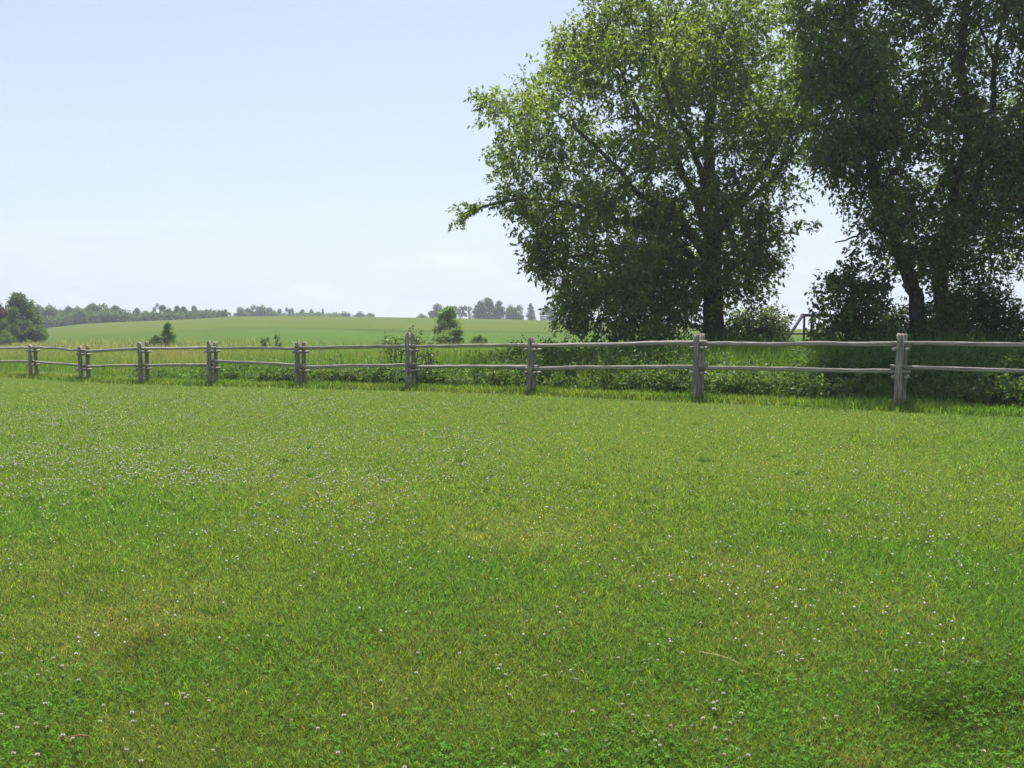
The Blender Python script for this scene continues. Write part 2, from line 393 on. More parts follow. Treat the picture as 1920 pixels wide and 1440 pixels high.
FL = [(lp(140, 762), 3.4, 1.0), (lp(40, 790), 2.4, .9), (lp(420, 750), 3.0, .6), (lp(60, 870), 1.5, .95), (lp(170, 895), 1.2, .8), (lp(430, 830), 2.5, .5), (lp(560, 940), 1.2, .6), (lp(1000, 945), .6, .45), (lp(520, 940), .45, .5), (lp(330, 900), 1.0, .6),
      (lp(300, 735), 3.5, .55), (lp(560, 770), 3.0, .4), (lp(120, 1020), .8, .35), (lp(850, 820), 2.5, .35), (lp(1750, 900), 2.2, .3), (lp(1850, 990), 1.5, .3), (lp(1560, 1160), .9, .22), (lp(1600, 1250), .8, .25),
      (lp(1300, 1380), .5, .35), (lp(120, 1330), .4, .8), (lp(60, 1390), .3, .7), (lp(1150, 770), 4, .3), (lp(700, 1010), .8, .4), (lp(1750, 1000), .9, .4), (lp(1250, 1090), .5, .3)]
x, y = lawn_pts(34000, px0=-150, px1=2070, py0=716, py1=1480, pow_=1.25)
x2, y2 = lawn_pts(12000, px0=-120, px1=950, py0=716, py1=915); x = np.concatenate([x, x2]); y = np.concatenate([y, y2])
pr = blob(FL, x, y, .6) * (.35 + 1.2 * sstep(.40, .68, fbm(x * 1.6, y * 1.6, 55, 3))) * np.clip(y / 9, .15, 1.3) + .02 + .07 * sstep(4, 9, y)
ok = rng.random(len(x)) < np.clip(pr * .55, 0, 1); x, y = x[ok], y[ok]
o_ = np.argsort(y); x, y = x[o_], y[o_]
vis = np.abs(x) < y * .66
idx = np.where(vis & (y > 2.4))[0][:295]
HM = [head_mesh(s) for s in range(4)] + [head_mesh(9, .45)]
for m_ in HM: m_.materials.append(M_PETAL)
for c_, i_ in enumerate(idx):
    pinkish = rng.random() < .08
    o = bpy.data.objects.new('clover_flower', HM[4] if pinkish else HM[int(rng.integers(4))]); C.objects.link(o)
    o.location = (x[i_], y[i_], gz(x[i_], y[i_]) - .012); s = rng.uniform(.5, .9); o.scale = (s, s, s)
    o.rotation_euler = (rng.normal(0, .25), rng.normal(0, .25), rng.uniform(0, 6.28))
    tag(o, 'fading brownish clover flower head in the lawn' if pinkish else 'small round white clover flower head standing in the mown lawn', 'flower', 'clover flowers in the near lawn')
rest = np.ones(len(x), bool); rest[idx] = False; x, y = x[rest], y[rest]; n = len(x)
octv = np.array([(1, 0, 0), (0, 1, 0), (-1, 0, 0), (0, -1, 0), (0, 0, 1), (0, 0, -.7)], float)
octf = np.array([(0, 1, 4), (1, 2, 4), (2, 3, 4), (3, 0, 4), (1, 0, 5), (2, 1, 5), (3, 2, 5), (0, 3, 5)])
s = rng.uniform(.006, .0105, n) * (1 + .016 * y)
V = np.stack([x, y, gz(x, y) + rng.uniform(.03, .05, n) * (1 + .02 * y)], -1)[:, None, :] + octv[None] * s[:, None, None]
T = (np.arange(n)[:, None, None] * 6 + octf[None]).reshape(-1, 3)
cc = np.array((.56, .56, .46)) * rng.uniform(.7, 1.15, (n, 1))
stuff('distant_clover_flowers', [(V.reshape(-1, 3), None, T, np.repeat(cc, 6, 0))], M_PETAL, 'scatter of tiny white clover flowers across the farther lawn', 'flowers')

# straws, twig, broad leaf on the lawn
def tube(pts, rad, sides=8, caps=True):
    pts = np.asarray(pts, float); n = len(pts); rad = np.broadcast_to(np.asarray(rad, float), (n,))
    t = nrm(np.gradient(pts, axis=0)); V = []
    ref = np.array((0, 0, 1.0)) if abs(t[0][2]) < .8 else np.array((1.0, 0, 0))
    for i in range(n):
        s = np.cross(t[i], ref); s /= max(np.linalg.norm(s), 1e-6); u = np.cross(s, t[i]); ref = u if np.linalg.norm(u) > 0 else ref
        a = np.arange(sides) * 2 * np.pi / sides
        V.append(pts[i] + rad[i] * (np.cos(a)[:, None] * s + np.sin(a)[:, None] * u))
    V = np.concatenate(V); Q = []
    for i in range(n - 1):
        for j in range(sides):
            k2 = (j + 1) % sides; Q.append((i * sides + j, (i + 1) * sides + j, (i + 1) * sides + k2, i * sides + k2))
    T = []
    if caps:
        b = len(V); V = np.concatenate([V, pts[:1], pts[-1:]])
        for j in range(sides):
            k2 = (j + 1) % sides; T.append((b, j, k2)); T.append((b + 1, (n - 1) * sides + k2, (n - 1) * sides + j))
    return V, np.array(Q), (np.array(T) if T else None), np.zeros((len(V), 3))
def lay(p0, p1, r0, name, mat, label, cat, sag=.01):
    a = np.array([*lp(*p0), 0.]); b = np.array([*lp(*p1), 0.]); ts = np.linspace(0, 1, 9)[:, None]
    P = a + (b - a) * ts; P[:, 0] += np.sin(ts[:, 0] * 3.4) * .05 * np.linalg.norm(b - a); P[:, 2] = gz(P[:, 0], P[:, 1]) + .026 + .01 * np.sin(ts[:, 0] * 3)
    c0 = P[0].copy(); V, Q, T, _ = tube(P - c0, np.linspace(r0, r0 * .5, 9), 6)
    tag(link(name, mesh_np(name, V, Q, T, smooth=True), mat, loc=c0), label, cat)
lay((1318, 1248), (1402, 1274), .0017, 'straw_stalk', M_STRAW, 'long pale straw stalk lying in the right half of the lawn', 'straw')
lay((1661, 1354), (1668, 1374), .002, 'straw_stalk', M_STRAW, 'short thick straw lying in the yellow grass near the bottom right', 'straw')
lay((1783, 1235), (1789, 1256), .0017, 'straw_stalk', M_STRAW, 'short upright looking straw in lush grass at the right', 'straw')
lay((1000, 1014), (1045, 1010), .002, 'straw_stalk', M_STRAW, 'pale straw on the yellow patch in the middle of the lawn', 'straw')
lay((688, 1345), (692, 1362), .002, 'straw_stalk', M_STRAW, 'small dry straw low in the middle left of the lawn', 'straw')
lay((142, 1412), (92, 1418), .0035, 'dry_twig', M_TWIG, 'reddish brown twig lying among clover in the bottom left corner', 'twig')

# ------------------------------------------------------------------ split-rail fence
def px_on(x, z_or_none=None): pass
def rail_pt(px, py):
    d = fdepth(px); p = at(px, py, d); return p
FD = nrm(np.array((1.0, -.5625, 0))); FN = nrm(np.array((.5625, 1.0, 0)))   # along the fence, away from the lawn
fence = empty('rail_fence', tuple(at(993, 739, fdepth(993))), 'weathered grey split rail fence with paired posts and two rails crossing behind the lawn', 'fence')
F0 = np.array(fence.location)
rf = np.random.default_rng(5)
def log(name, P0, P1, r0, r1, mat, seed, sides=11, segs=16, wob=.012, rough=.10, square=0.0, topcut=False):
    """a hewn, slightly crooked pole from P0 to P1; its long axis is the local axis its grain runs along"""
    r = np.random.default_rng(seed); L = np.linalg.norm(P1 - P0); ts = np.linspace(0, 1, segs)
    off = np.stack([np.cumsum(r.normal(0, 1, segs)), np.cumsum(r.normal(0, 1, segs))], -1)
    off = off - (off[0] + (off[-1] - off[0]) * ts[:, None]); off = off / max(np.abs(off).max(), 1e-6) * wob
    ang = np.arange(sides) * 2 * np.pi / sides; prof = 1 + r.normal(0, rough, sides)
    if square: prof = prof * (1 + square * (1 / np.maximum(np.abs(np.cos(ang)), np.abs(np.sin(ang))) - 1))
    V = []
    for i, t_ in enumerate(ts):
        rr = (r0 + (r1 - r0) * t_) * (1 + r.normal(0, .035)) * prof * (1 + r.normal(0, .03, sides))
        a = ang + r.normal(0, .02)
        V.append(np.stack([np.full(sides, t_ * L), off[i, 0] + rr * np.cos(a), off[i, 1] + rr * np.sin(a)], -1))
    if topcut: V[-1][:, 0] += r.normal(0, .018, sides) + .02 * np.cos(ang + r.uniform(0, 6))
    V = np.concatenate(V); Q = []; T = []
    for i in range(segs - 1):
        for j in range(sides):
            k2 = (j + 1) % sides; Q.append((i * sides + j, i * sides + k2, (i + 1) * sides + k2, (i + 1) * sides + j))
    b = len(V); V = np.concatenate([V, [V[:sides].mean(0) - (.006, 0, 0)], [V[-sides:].mean(0) + (.008, 0, 0)]])
    for j in range(sides):
        k2 = (j + 1) % sides; T.append((b, k2, j)); T.append((b + 1, (segs - 1) * sides + j, (segs - 1) * sides + k2))
    ax = Vector((P1 - P0) / L); rot = ax.to_track_quat('X', 'Z')
    o = link(name, mesh_np(name, V, np.array(Q), np.array(T), smooth=False), mat, fence)
    o.location = tuple(P0 - F0); o.rotation_mode = 'QUATERNION'; o.rotation_quaternion = rot
    return o
M_POSTX = M_RAIL.copy(); M_POSTX.name = 'weathered_post_grain'
for e_, c_ in zip(M_POSTX.node_tree.nodes['Color Ramp'].color_ramp.elements, ((.075, .064, .052), (.19, .168, .14), (.35, .32, .28))): e_.color = (*c_, 1)
PAIR = []
for i, (p_, b_, t_) in enumerate(POSTS):
    d = fdepth(p_); foot = at(p_, b_, d); top = at(p_, t_, d)
    foot[2] = gz(foot[0], foot[1]) - .12
    r0 = rf.uniform(.052, .063) * (.97 if p_ > 1600 else 1)
    lean = FD * rf.normal(0, .015) + FN * rf.normal(0, .012)
    fr = foot.copy(); bk = foot + FN * .245 + FD * (rf.normal(0, .03) + (.04 if p_ > 1600 else 0))
    if p_ > 1600: fr += FD * -.02
    log('post', fr, np.array((fr[0], fr[1], top[2])) + lean, r0 * 1.12, r0 * .93, M_POSTX, 100 + i, 12, 12, .012, .08, .25, True)
    bk[2] = gz(bk[0], bk[1]) - .12
    log('post', bk, np.array((bk[0], bk[1], top[2] + rf.uniform(-.05, .04) + (.035 if p_ > 1600 else 0))) + FD * rf.normal(0, .02), r0 * 1.08, r0 * .88, M_POSTX, 200 + i, 12, 12, .012, .08, .25, True)
    PAIR.append(foot + FN * .1225)
TOP = {0: (653, 652), 1: (653, 652), 2: (650.5, 657), 3: (659, 653.6), 4: (653, 652), 5: (652.5, 653), 6: (652, 649), 7: (650, 646.5), 8: (648, 642), 9: (643.5, 645.4), 10: (643.5, 650)}
BOT = {0: (677, 677.5), 1: (677.6, 678.4), 2: (678, 685), 3: (687, 685), 4: (685.5, 684), 5: (677, 685.4), 6: (689, 683.6), 7: (687.5, 687.5), 8: (691, 687), 9: (691, 696.5), 10: (687, 702)}
for i in range(len(POSTS) - 1):
    for nm, tab in (('t', TOP), ('b', BOT)):
        y0, y1 = tab[i]
        a = at(POSTS[i][0], y0, PAIR[i][1]); b = at(POSTS[i + 1][0], y1, PAIR[i + 1][1])
        a = np.array((PAIR[i][0], PAIR[i][1], a[2])); b = np.array((PAIR[i + 1][0], PAIR[i + 1][1], b[2]))
        u = nrm(b - a)
        ext = .16
        lat = .012 if i % 2 else -.012
        a2 = a - u * ext + FN * lat; b2 = b + u * ext + FN * lat
        # adjoining rails overlap between the posts: shift ends so they lie one above the other
        rr = rf.uniform(.040, .047); re = rr * rf.uniform(.82, .95)
        if rf.random() < .5: rr, re = re, rr
        log('rail', a2, b2, rr, re, M_RAIL, 300 + i * 2 + (nm == 'b'), 10, 22, .010 if rf.random() < .7 else .018, .10)
    # short cross sticks that carry the rails between each pair of posts
for i in range(len(POSTS)):
    for tab in (TOP, BOT):
        ys = []
        if i in tab: ys.append(tab[i][0])
        if i - 1 in tab: ys.append(tab[i - 1][1])
        zz = at(POSTS[i][0], max(ys), PAIR[i][1])[2] - .09
        for sgn in (-1, 1):
            c = PAIR[i] + FD * sgn * .105; c[2] = zz
            log('cross_stick', c - FN * rf.uniform(.15, .19), c + FN * rf.uniform(.16, .2), .034, .03, M_RAIL, 500 + i * 7 + sgn + (tab is BOT) * 3, 8, 5, .004, .08)

# ------------------------------------------------------------------ meadow behind the fence
def strip(n, o0, o1, x0=-48, x1=20, p=1.0):
    x = rng.uniform(x0, x1, n); o = o0 + (o1 - o0) * rng.random(n) ** p
    return x, yf(x) + o * 1.147, o
def pxof(x, y): return 960 + F * x / y
parts = []
def tall(n, o0, o1, hmax, wid, x0=-48, x1=20, p=1.0, dryk=1.0):
    x, y, o = strip(n, o0, o1, x0, x1, p); px = pxof(x, y); m = len(x)
    nz = fbm(x * .5, y * .35, 41, 3)
    dry = np.clip(sstep(560, 330, px) * sstep(1.5, 4.5, o) * .6 + sstep(9, 15, o) * .3 + sstep(.58, .7, nz) * .35, 0, 1) * dryk
    keep = rng.random(m) < (.35 + .65 * sstep(.3, .55, fbm(x * 1.1, y * 1.1, 44, 2)))
    keep &= (px > 330) | (o > 2.2) | (rng.random(m) < .3)
    g = np.where((rng.random(m) < .5)[:, None], np.array((.15, .27, .035)), np.array((.10, .21, .03)))
    tan = np.array((.27, .255, .11))
    d = (dry * rng.uniform(.6, 1.2, m))[:, None]; d = np.clip(d, 0, 1)
    cc = g * (1 - d) + tan * d
    cc = cc * rng.uniform(.65, 1.35, (m, 1))
    h = hmax * rng.uniform(.45, 1.05, m) * (.6 + .4 * sstep(o0, o0 + 1.2, o)) * (.65 + .7 * nz)
    h = h * np.where(px < 420, .8, 1.0)
    return blades(x[keep], y[keep], h[keep], wid * rng.uniform(.7, 1.3, keep.sum()), cc[keep], rng.uniform(.08, .6, keep.sum()))
parts.append(tall(90000, 1.5, 6, .95, .011))
parts.append(tall(60000, 5, 14, .85, .017, -60, 22))
parts.append(tall(40000, 12, 34, .7, .035, -70, 26))
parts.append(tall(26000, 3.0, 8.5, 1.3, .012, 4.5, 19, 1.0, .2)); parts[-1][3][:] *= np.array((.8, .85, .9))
parts.append(tall(26000, 2.0, 6, 1.0, .011, 2.6, 8.6, 1.0, 0)); parts[-1][3][:] *= np.array((.95, .95, 1.0))
# dry stalks and seed heads standing above the rest
x, y, o = strip(1500, 2.2, 8, -14, 16); m = len(x); hh = rng.uniform(.75, 1.2, m)
parts.append(blades(x, y, hh, np.full(m, .006), np.array((.30, .25, .14)) * rng.uniform(.5, 1.2, (m, 1)), rng.uniform(.02, .25, m), True, .4))
x, y, o = strip(900, 2.0, 6, -10, 14); m = len(x); hh = rng.uniform(.8, 1.15, m)
parts.append(blades(x, y, hh, np.full(m, .014), np.array((.17, .19, .08)) * rng.uniform(.6, 1.3, (m, 1)), rng.uniform(.02, .3, m), True, .4))
stuff('meadow_grass', parts, M_TALL, 'tall uncut meadow grass, tan at the left and bright green behind the fence', 'meadow grass')

# leaf clouds -----------------------------------------------------------------
def leaves(P, D, nl, size, col):
    """P base, D unit direction, nl unit normal-ish, size (len,width)"""
    n = len(P); S = nrm(np.cross(D, nl)); U = np.cross(S, D)
    L = size[:, :1]; W = size[:, 1:2]
    V = np.stack([P, P + D * L * .45 + S * W * .5 + U * W * .18, P + D * L - U * L * .12, P + D * L * .45 - S * W * .5 + U * W * .18], 1).reshape(-1, 3)
    i = np.arange(n)[:, None] * 4
    T = np.concatenate([i + np.array([[0, 1, 2]]), i + np.array([[0, 2, 3]])])
    return V, None, T, np.repeat(np.clip(col, .005, .8), 4, 0)
def foliage(r, cen, rad, per, K, tl, ls, base, droop=.5, shell=.4, upn=.4, tintv=.22, hue=None, flat=False):
    """clumps (centres, radii) -> leafy twigs; per = twigs per clump"""
    cen = np.asarray(cen, float); rad = np.asarray(rad, float)
    if rad.ndim == 1: rad = rad[:, None] * np.array((1.08, 1.08, .72)) if flat else np.repeat(rad[:, None], 3, 1)
    per = np.asarray(per, int); ci = np.repeat(np.arange(len(cen)), per); m = len(ci)
    d = nrm(r.normal(0, 1, (m, 3))); q = r.random(m) ** shell
    p = cen[ci] + d * rad[ci] * q[:, None] * .85
    ax = nrm(d * .9 + r.normal(0, .55, (m, 3)) + np.array((0, 0, -.12 * droop)))
    Lt = r.uniform(tl[0], tl[1], m) * np.minimum(1, rad[ci].mean(1) / .6 + .3)
    ti = np.repeat(np.arange(m), K); t = r.random(m * K) ** .8
    P = p[ti] + ax[ti] * (Lt[ti] * t)[:, None]; P[:, 2] -= droop * Lt[ti] * t * t * .55
    P += r.normal(0, .045, P.shape) * (ls[0] / .11)
    D = nrm(ax[ti] * .6 + r.normal(0, .55, P.shape) + np.array((0, 0, -.75 * droop)))
    nl = nrm(r.normal(0, .55, P.shape) + np.array((0, 0, upn)) + ax[ti] * .2)
    sz = r.uniform(.5, 1.4, (len(P), 1)) * np.array([ls])
    ct = 1 + r.normal(0, tintv, (len(cen), 1)); tw = 1 + r.normal(0, .12, (m, 1))
    col = base * np.clip(ct, .55, 1.6)[ci][ti] * tw[ti] * r.uniform(.75, 1.3, (len(P), 1))
    if hue is not None:
        hv = np.clip(r.normal(0, .6, (len(cen), 1)), 0, 1)[ci][ti]; col = col * (1 - hv) + hue * hv * r.uniform(.8, 1.2, (len(P), 1))
    return leaves(P, D, nl, sz, col)

def inside(poly, P):
    poly = np.asarray(poly, float); x, y = P[:, 0], P[:, 1]; c = np.zeros(len(P), bool); dist = np.full(len(P), 1e9)
    for a, b in zip(poly, np.roll(poly, -1, 0)):
        cond = (a[1] > y) != (b[1] > y)
        with np.errstate(divide='ignore', invalid='ignore'): xi = (b[0] - a[0]) * (y - a[1]) / (b[1] - a[1]) + a[0]
        c ^= cond & (x < xi)
        ab = b - a; t = np.clip(((P - a) @ ab) / (ab @ ab), 0, 1); dist = np.minimum(dist, np.linalg.norm(P - (a + t[:, None] * ab), axis=1))
    return c, dist
def crown_clumps(r, poly, depth, half, n, rmax, rmin, gaps=(), spacing=.8):
    """fill a crown outline with clumps spread through its depth"""
    poly = np.asarray(poly, float); lo, hi = poly.min(0), poly.max(0); mpp = depth / F
    out_c, out_r = [], []; tries = 0
    while len(out_c) < n and tries < 60:
        tries += 1
        P = r.uniform(lo, hi, (400, 2)); ins, ds = inside(poly, P)
        for p, i_, dd in zip(P, ins, ds):
            if not i_ or len(out_c) >= n: continue
            dm = dd * mpp
            if dm < rmin * .55: continue
            if any((p[0] - gx) ** 2 + (p[1] - gy) ** 2 < gr * gr for gx, gy, gr in gaps): continue
            T = half * math.sqrt(max(0, 1 - (1 - min(dm / half, 1)) ** 2))
            s = r.uniform(-1, 1); s = math.copysign(abs(s) ** .6, s)
            rr = min(r.uniform(rmin, rmax), dm * 1.05 + .1)
            c = at(p[0], p[1], depth + s * T)
            if out_c:
                A = np.array(out_c); dist = np.linalg.norm(A - c, axis=1)
                if (dist < spacing * .5 * (np.array(out_r) + rr)).any(): continue
            out_c.append(c); out_r.append(rr)
    return np.array(out_c), np.array(out_r)
def bez(a, b, c, n=7):
    t = np.linspace(0, 1, n)[:, None]; return (1 - t) ** 2 * a + 2 * t * (1 - t) * b + t * t * c
def smooth_line(P, n=5):
    P = np.asarray(P, float); o = []
    for i in range(len(P) - 1):
        p0, p1, p2, p3 = P[max(i - 1, 0)], P[i], P[i + 1], P[min(i + 2, len(P) - 1)]
        for t in np.linspace(0, 1, n, endpoint=False):
            o.append(.5 * (2 * p1 + (p2 - p0) * t + (2 * p0 - 5 * p1 + 4 * p2 - p3) * t * t + (3 * p1 - p0 - 3 * p2 + p3) * t ** 3))
    o.append(P[-1]); return np.array(o)
def addmesh(name, parts, mat, parent, origin, smooth=True):
    V, q, t, c = merge(parts)
    return link(name, mesh_np(name, V - origin, q, t, c, smooth), mat, parent)
def big_tree(name, label, cat, depth, base_px, skeleton, clumps, r, leafmat, leafcol, hue, twigs_k, K, ls, tl, group=None, droop=.6, bare=()):
    """skeleton: list of (points [(px,py,dd)], r0, r1); the first is the trunk"""
    b = at(base_px, 640, depth); b[2] = gz(b[0], b[1]); root = empty(name, tuple(b), label, cat, group)
    nodes = []; 
    for si, (pts, r0, r1) in enumerate(skeleton):
        W = [at(p[0], p[1], depth + p[2]) for p in pts]
        if si == 0: W = [np.array((b[0], b[1], b[2] - .25))] + W
        S = smooth_line(W); rad = np.linspace(r0, r1, len(S))
        if si == 0: rad[:4] *= np.array((1.55, 1.25, 1.1, 1.03))
        S[1:-1] += r.normal(0, .02, S[1:-1].shape)
        addmesh('trunk' if si == 0 else 'limb', [tube(S, rad, 12 if si == 0 else 9)], M_BARK, root, b)
        for q_, rr in zip(S[(6 if si == 0 else 1):], rad[(6 if si == 0 else 1):]): nodes.append((*q_, rr))
    nodes = np.array(nodes)
    cen, rad = clumps; parts = []
    order = np.argsort([np.linalg.norm(nodes[:, :3] - c, axis=1).min() for c in cen])
    for c, rr in zip(cen[order], rad[order]):
        dv = nodes[:, :3] - c; dist = np.linalg.norm(dv, axis=1) + np.clip(dv[:, 2] + .3, 0, 9) * 1.2
        j = int(np.argmin(dist)); a = nodes[j, :3]
        mid = (a + c) / 2 + np.array((0, 0, .22 * np.linalg.norm(c - a))) + r.normal(0, .12, 3)
        L = bez(a, mid, c, 7); r0 = max(.008, min(nodes[j, 3] * .75, .014 + .016 * np.linalg.norm(c - a)))
        L[1:-1] += r.normal(0, .03, (5, 3))
        parts.append(tube(L, np.linspace(r0, .007, 7), 5, False))
        nodes = np.concatenate([nodes, np.concatenate([L[2:6], np.linspace(r0, .007, 7)[2:6, None]], 1)])
        for _ in range(3):
            e = c + nrm(r.normal(0, 1, 3)) * rr * .9
            parts.append(tube(bez(L[5], (L[5] + e) / 2 + r.normal(0, .1, 3), e, 4), np.linspace(.009, .004, 4), 4, False))
    for pts, r0 in bare:
        S = smooth_line([at(p[0], p[1], depth + p[2]) for p in pts], 4); parts.append(tube(S, np.linspace(r0, r0 * .4, len(S)), 4, False))
    addmesh('branches', parts, M_BARK, root, b)
    per = np.maximum(4, (twigs_k * rad ** 2)).astype(int)
    V, q, t, c = foliage(r, cen, rad, per, K, tl, ls, np.array(leafcol), droop=droop, hue=None if hue is None else np.array(hue), flat=True, shell=.5, tintv=.16)
    addmesh('crown', [(V, q, t, c)], leafmat, root, b, False)
    return root

r1 = np.random.default_rng(21); D1 = 26.0
POLY1 = [(1045, 632), (1040, 560), (1005, 510), (985, 478), (1000, 425), (955, 400), (925, 345), (915, 300), (932, 258), (893, 215), (898, 178), (955, 165), (985, 100), (1060, 52), (1112, 10),
         (1135, -30), (1200, -75), (1300, -100), (1400, -85), (1480, -35), (1530, 40), (1540, 150), (1520, 280), (1500, 370), (1515, 425), (1465, 440), (1455, 500), (1432, 545), (1392, 575), (1370, 560), (1300, 590),
         (1260, 630), (1195, 640), (1135, 635), (1105, 590), (1088, 638)]
cc_, rr_ = crown_clumps(r1, POLY1, D1, 3.3, 185, 1.0, .36, spacing=1.25)
LOW1 = [(1045, 632), (1040, 560), (1005, 510), (988, 478), (1000, 425), (960, 395), (930, 340), (1010, 330), (1120, 350), (1250, 370), (1330, 400), (1400, 400), (1470, 370), (1515, 425), (1465, 440), (1455, 500), (1432, 545), (1392, 575), (1370, 560), (1300, 590),
        (1260, 630), (1195, 640), (1135, 635), (1105, 590), (1088, 638)]
lc_, lr_ = crown_clumps(r1, LOW1, D1 - .3, 3.2, 76, .8, .34, spacing=1.08)
k_ = r1.random(len(lc_)) < .12 + .88 * sstep(7.6, 3.2, lc_[:, 2]); lc_, lr_ = lc_[k_], lr_[k_]
cc_ = np.concatenate([cc_, lc_]); rr_ = np.concatenate([rr_, lr_])
ex = [(880, 398, 18, -1), (862, 405, 11, -1), (850, 414, 8, -1), (1522, 424, 9, 0), (905, 205, 18, -.5), (940, 385, 18, -.6), (965, 375, 26, -.8), (915, 388, 15, -.8), (895, 392, 13, -1), (985, 400, 26, -.6), (950, 350, 24, -.4), (1000, 440, 22, -.8), (1010, 470, 22, -.6), (940, 320, 22, .3), (1030, 500, 24, -1), (1480, 425, 12, 0), (1500, 420, 10, 0), (1062, 615, 20, -2.5), (1070, 580, 24, -2.5), (1130, 600, 26, -3.4), (1190, 605, 28, -3.6), (1240, 590, 28, -3), (1100, 540, 30, -3.4), (1170, 550, 32, -3.8), (1225, 535, 30, -3.2), (1140, 500, 34, -3.8), (1200, 480, 34, -4), (1060, 530, 26, -3), (1280, 560, 24, -1.4), (1000, 495, 12, -1), (1430, 520, 18, -1)]
cc_ = np.concatenate([cc_, [at(a, b, D1 + d) for a, b, c, d in ex]]); rr_ = np.concatenate([rr_, [c * D1 / F for a, b, c, d in ex]])
SK1 = [([(1338, 600, 0), (1335, 540, 0), (1336, 480, 0), (1338, 430, 0), (1334, 370, 0), (1330, 310, .2), (1328, 250, .2), (1340, 160, .3), (1350, 80, .3), (1362, 20, .3), (1370, -40, .2)], .36, .04),
       ([(1335, 500, 0), (1290, 430, -.5), (1235, 385, -1), (1195, 362, -1.3), (1160, 318, -1.6), (1110, 270, -1.8), (1050, 215, -1.8)], .16, .03),
       ([(1337, 440, 0), (1380, 394, -.4), (1423, 328, -.8), (1467, 255, -1), (1496, 182, -1.2), (1505, 110, -1.2)], .15, .03),
       ([(1383, 390, -.4), (1440, 345, -.9), (1480, 290, -1.2), (1510, 200, -1.3)], .08, .02),
       ([(1334, 460, 0), (1305, 380, .5), (1270, 300, 1), (1240, 245, 1.4), (1200, 215, 1.6), (1165, 130, 1.8), (1170, 60, 1.8), (1185, 0, 1.6)], .15, .03),
       ([(1336, 420, 0), (1315, 330, -1), (1290, 250, -1.6), (1255, 190, -2), (1225, 90, -2.1), (1215, 20, -2)], .11, .02),
       ([(1336, 520, 0), (1280, 470, -1.2), (1210, 460, -2), (1140, 470, -2.2), (1080, 480, -1.8), (1030, 490, -1.2)], .11, .02),
       ([(1336, 470, 0), (1260, 430, .6), (1180, 420, 0), (1080, 385, -.6), (1000, 372, -.9), (940, 378, -1), (885, 394, -1), (860, 407, -1)], .11, .008),
       ([(1335, 540, 0), (1390, 490, 0), (1430, 455, 0), (1490, 430, 0)], .08, .015)]
big_tree('maple_tree', 'large spreading maple with bright yellow green crown behind the middle of the fence', 'tree', D1, 1340, SK1, (cc_, rr_), r1, M_LEAF, (.078, .128, .030), (.122, .178, .036), 80, 15, (.135, .068), (.3, .65), None, .45,
         bare=[([(1460, 470, 0), (1478, 480, 0), (1495, 478, 0)], .008), ([(1465, 450, 0), (1480, 470, 0), (1488, 492, 0)], .008)])

r2 = np.random.default_rng(22); D2 = 21.0
POLY2 = [(1470, -220), (1480, -20), (1502, 60), (1500, 170), (1532, 235), (1512, 330), (1540, 352), (1568, 338), (1592, 380), (1602, 420), (1560, 438), (1556, 468), (1620, 445), (1640, 485), (1690, 515), (1720, 500), (1745, 420), (1765, 330), (1750, 200), (1745, 50), (1770, -220)]
GAP2 = [(1700, 95, 34), (1690, 312, 32), (1738, 310, 36), (1678, 150, 26), (1672, 38, 22), (1580, 395, 24)]
c2, q2 = crown_clumps(r2, POLY2, D2, 2.1, 130, .72, .26, GAP2, .9)
def ivy(line, depth, n, r):
    S = smooth_line(np.array([(p[0], p[1], p[2]) for p in line], float), 12); o, q = [], []
    for _ in range(n):
        p = S[int(r.integers(10, len(S) - 1))]; o.append(at(p[0] + r.normal(0, 11), p[1] + r.normal(0, 8), depth + p[2] + r.uniform(-.45, .1))); q.append(r.uniform(.14, .27))
    return np.array(o), np.array(q)
SK2 = [([(1722, 590, 0), (1712, 540, 0), (1690, 480, 0), (1668, 420, 0), (1645, 350, 0), (1632, 290, 0), (1628, 220, 0), (1624, 160, 0), (1606, 90, 0), (1595, 20, 0), (1590, -90, 0)], .20, .05),
       ([(1628, 200, 0), (1655, 82, .2), (1692, 45, .3), (1732, 2, .4), (1760, -60, .4)], .08, .02),
       ([(1650, 360, 0), (1690, 300, -.6), (1720, 240, -.8), (1735, 170, -.8)], .07, .02),
       ([(1634, 300, 0), (1590, 270, .6), (1545, 240, .9), (1515, 230, 1)], .07, .015),
       ([(1680, 450, 0), (1640, 430, -.6), (1600, 445, -.9), (1565, 455, -.9)], .05, .012)]
io, iq = ivy(SK2[0][0], D2, 34, r2); c2 = np.concatenate([c2, io]); q2 = np.concatenate([q2, iq])
big_tree('leaning_tree', 'dark tree with a trunk leaning left, standing just right of the sky gap', 'tree', D2, 1728, SK2, (c2, q2), r2, M_DARKLEAF, (.062, .112, .025), (.10, .155, .03), 142, 13, (.12, .062), (.35, .65), None, .5,
         bare=[([(1600, 412, 0), (1585, 400, 0), (1560, 375, 0), (1548, 362, 0)], .008)])
POLY3 = [(1755, -260), (1722, 60), (1735, 150), (1702, 240), (1748, 330), (1705, 400), (1680, 470), (1720, 520), (1800, 505), (1850, 528), (1920, 512), (2000, 545), (2140, 560), (2260, 400), (2300, 100), (2200, -220)]
GAP3 = [(1850, 18, 30), (1872, 40, 24), (1745, 318, 34), (1770, 240, 20), (1905, 532, 26), (1790, 90, 20)]
c3, q3 = crown_clumps(r2, POLY3, 21.6, 3.0, 220, .85, .3, GAP3, .9)
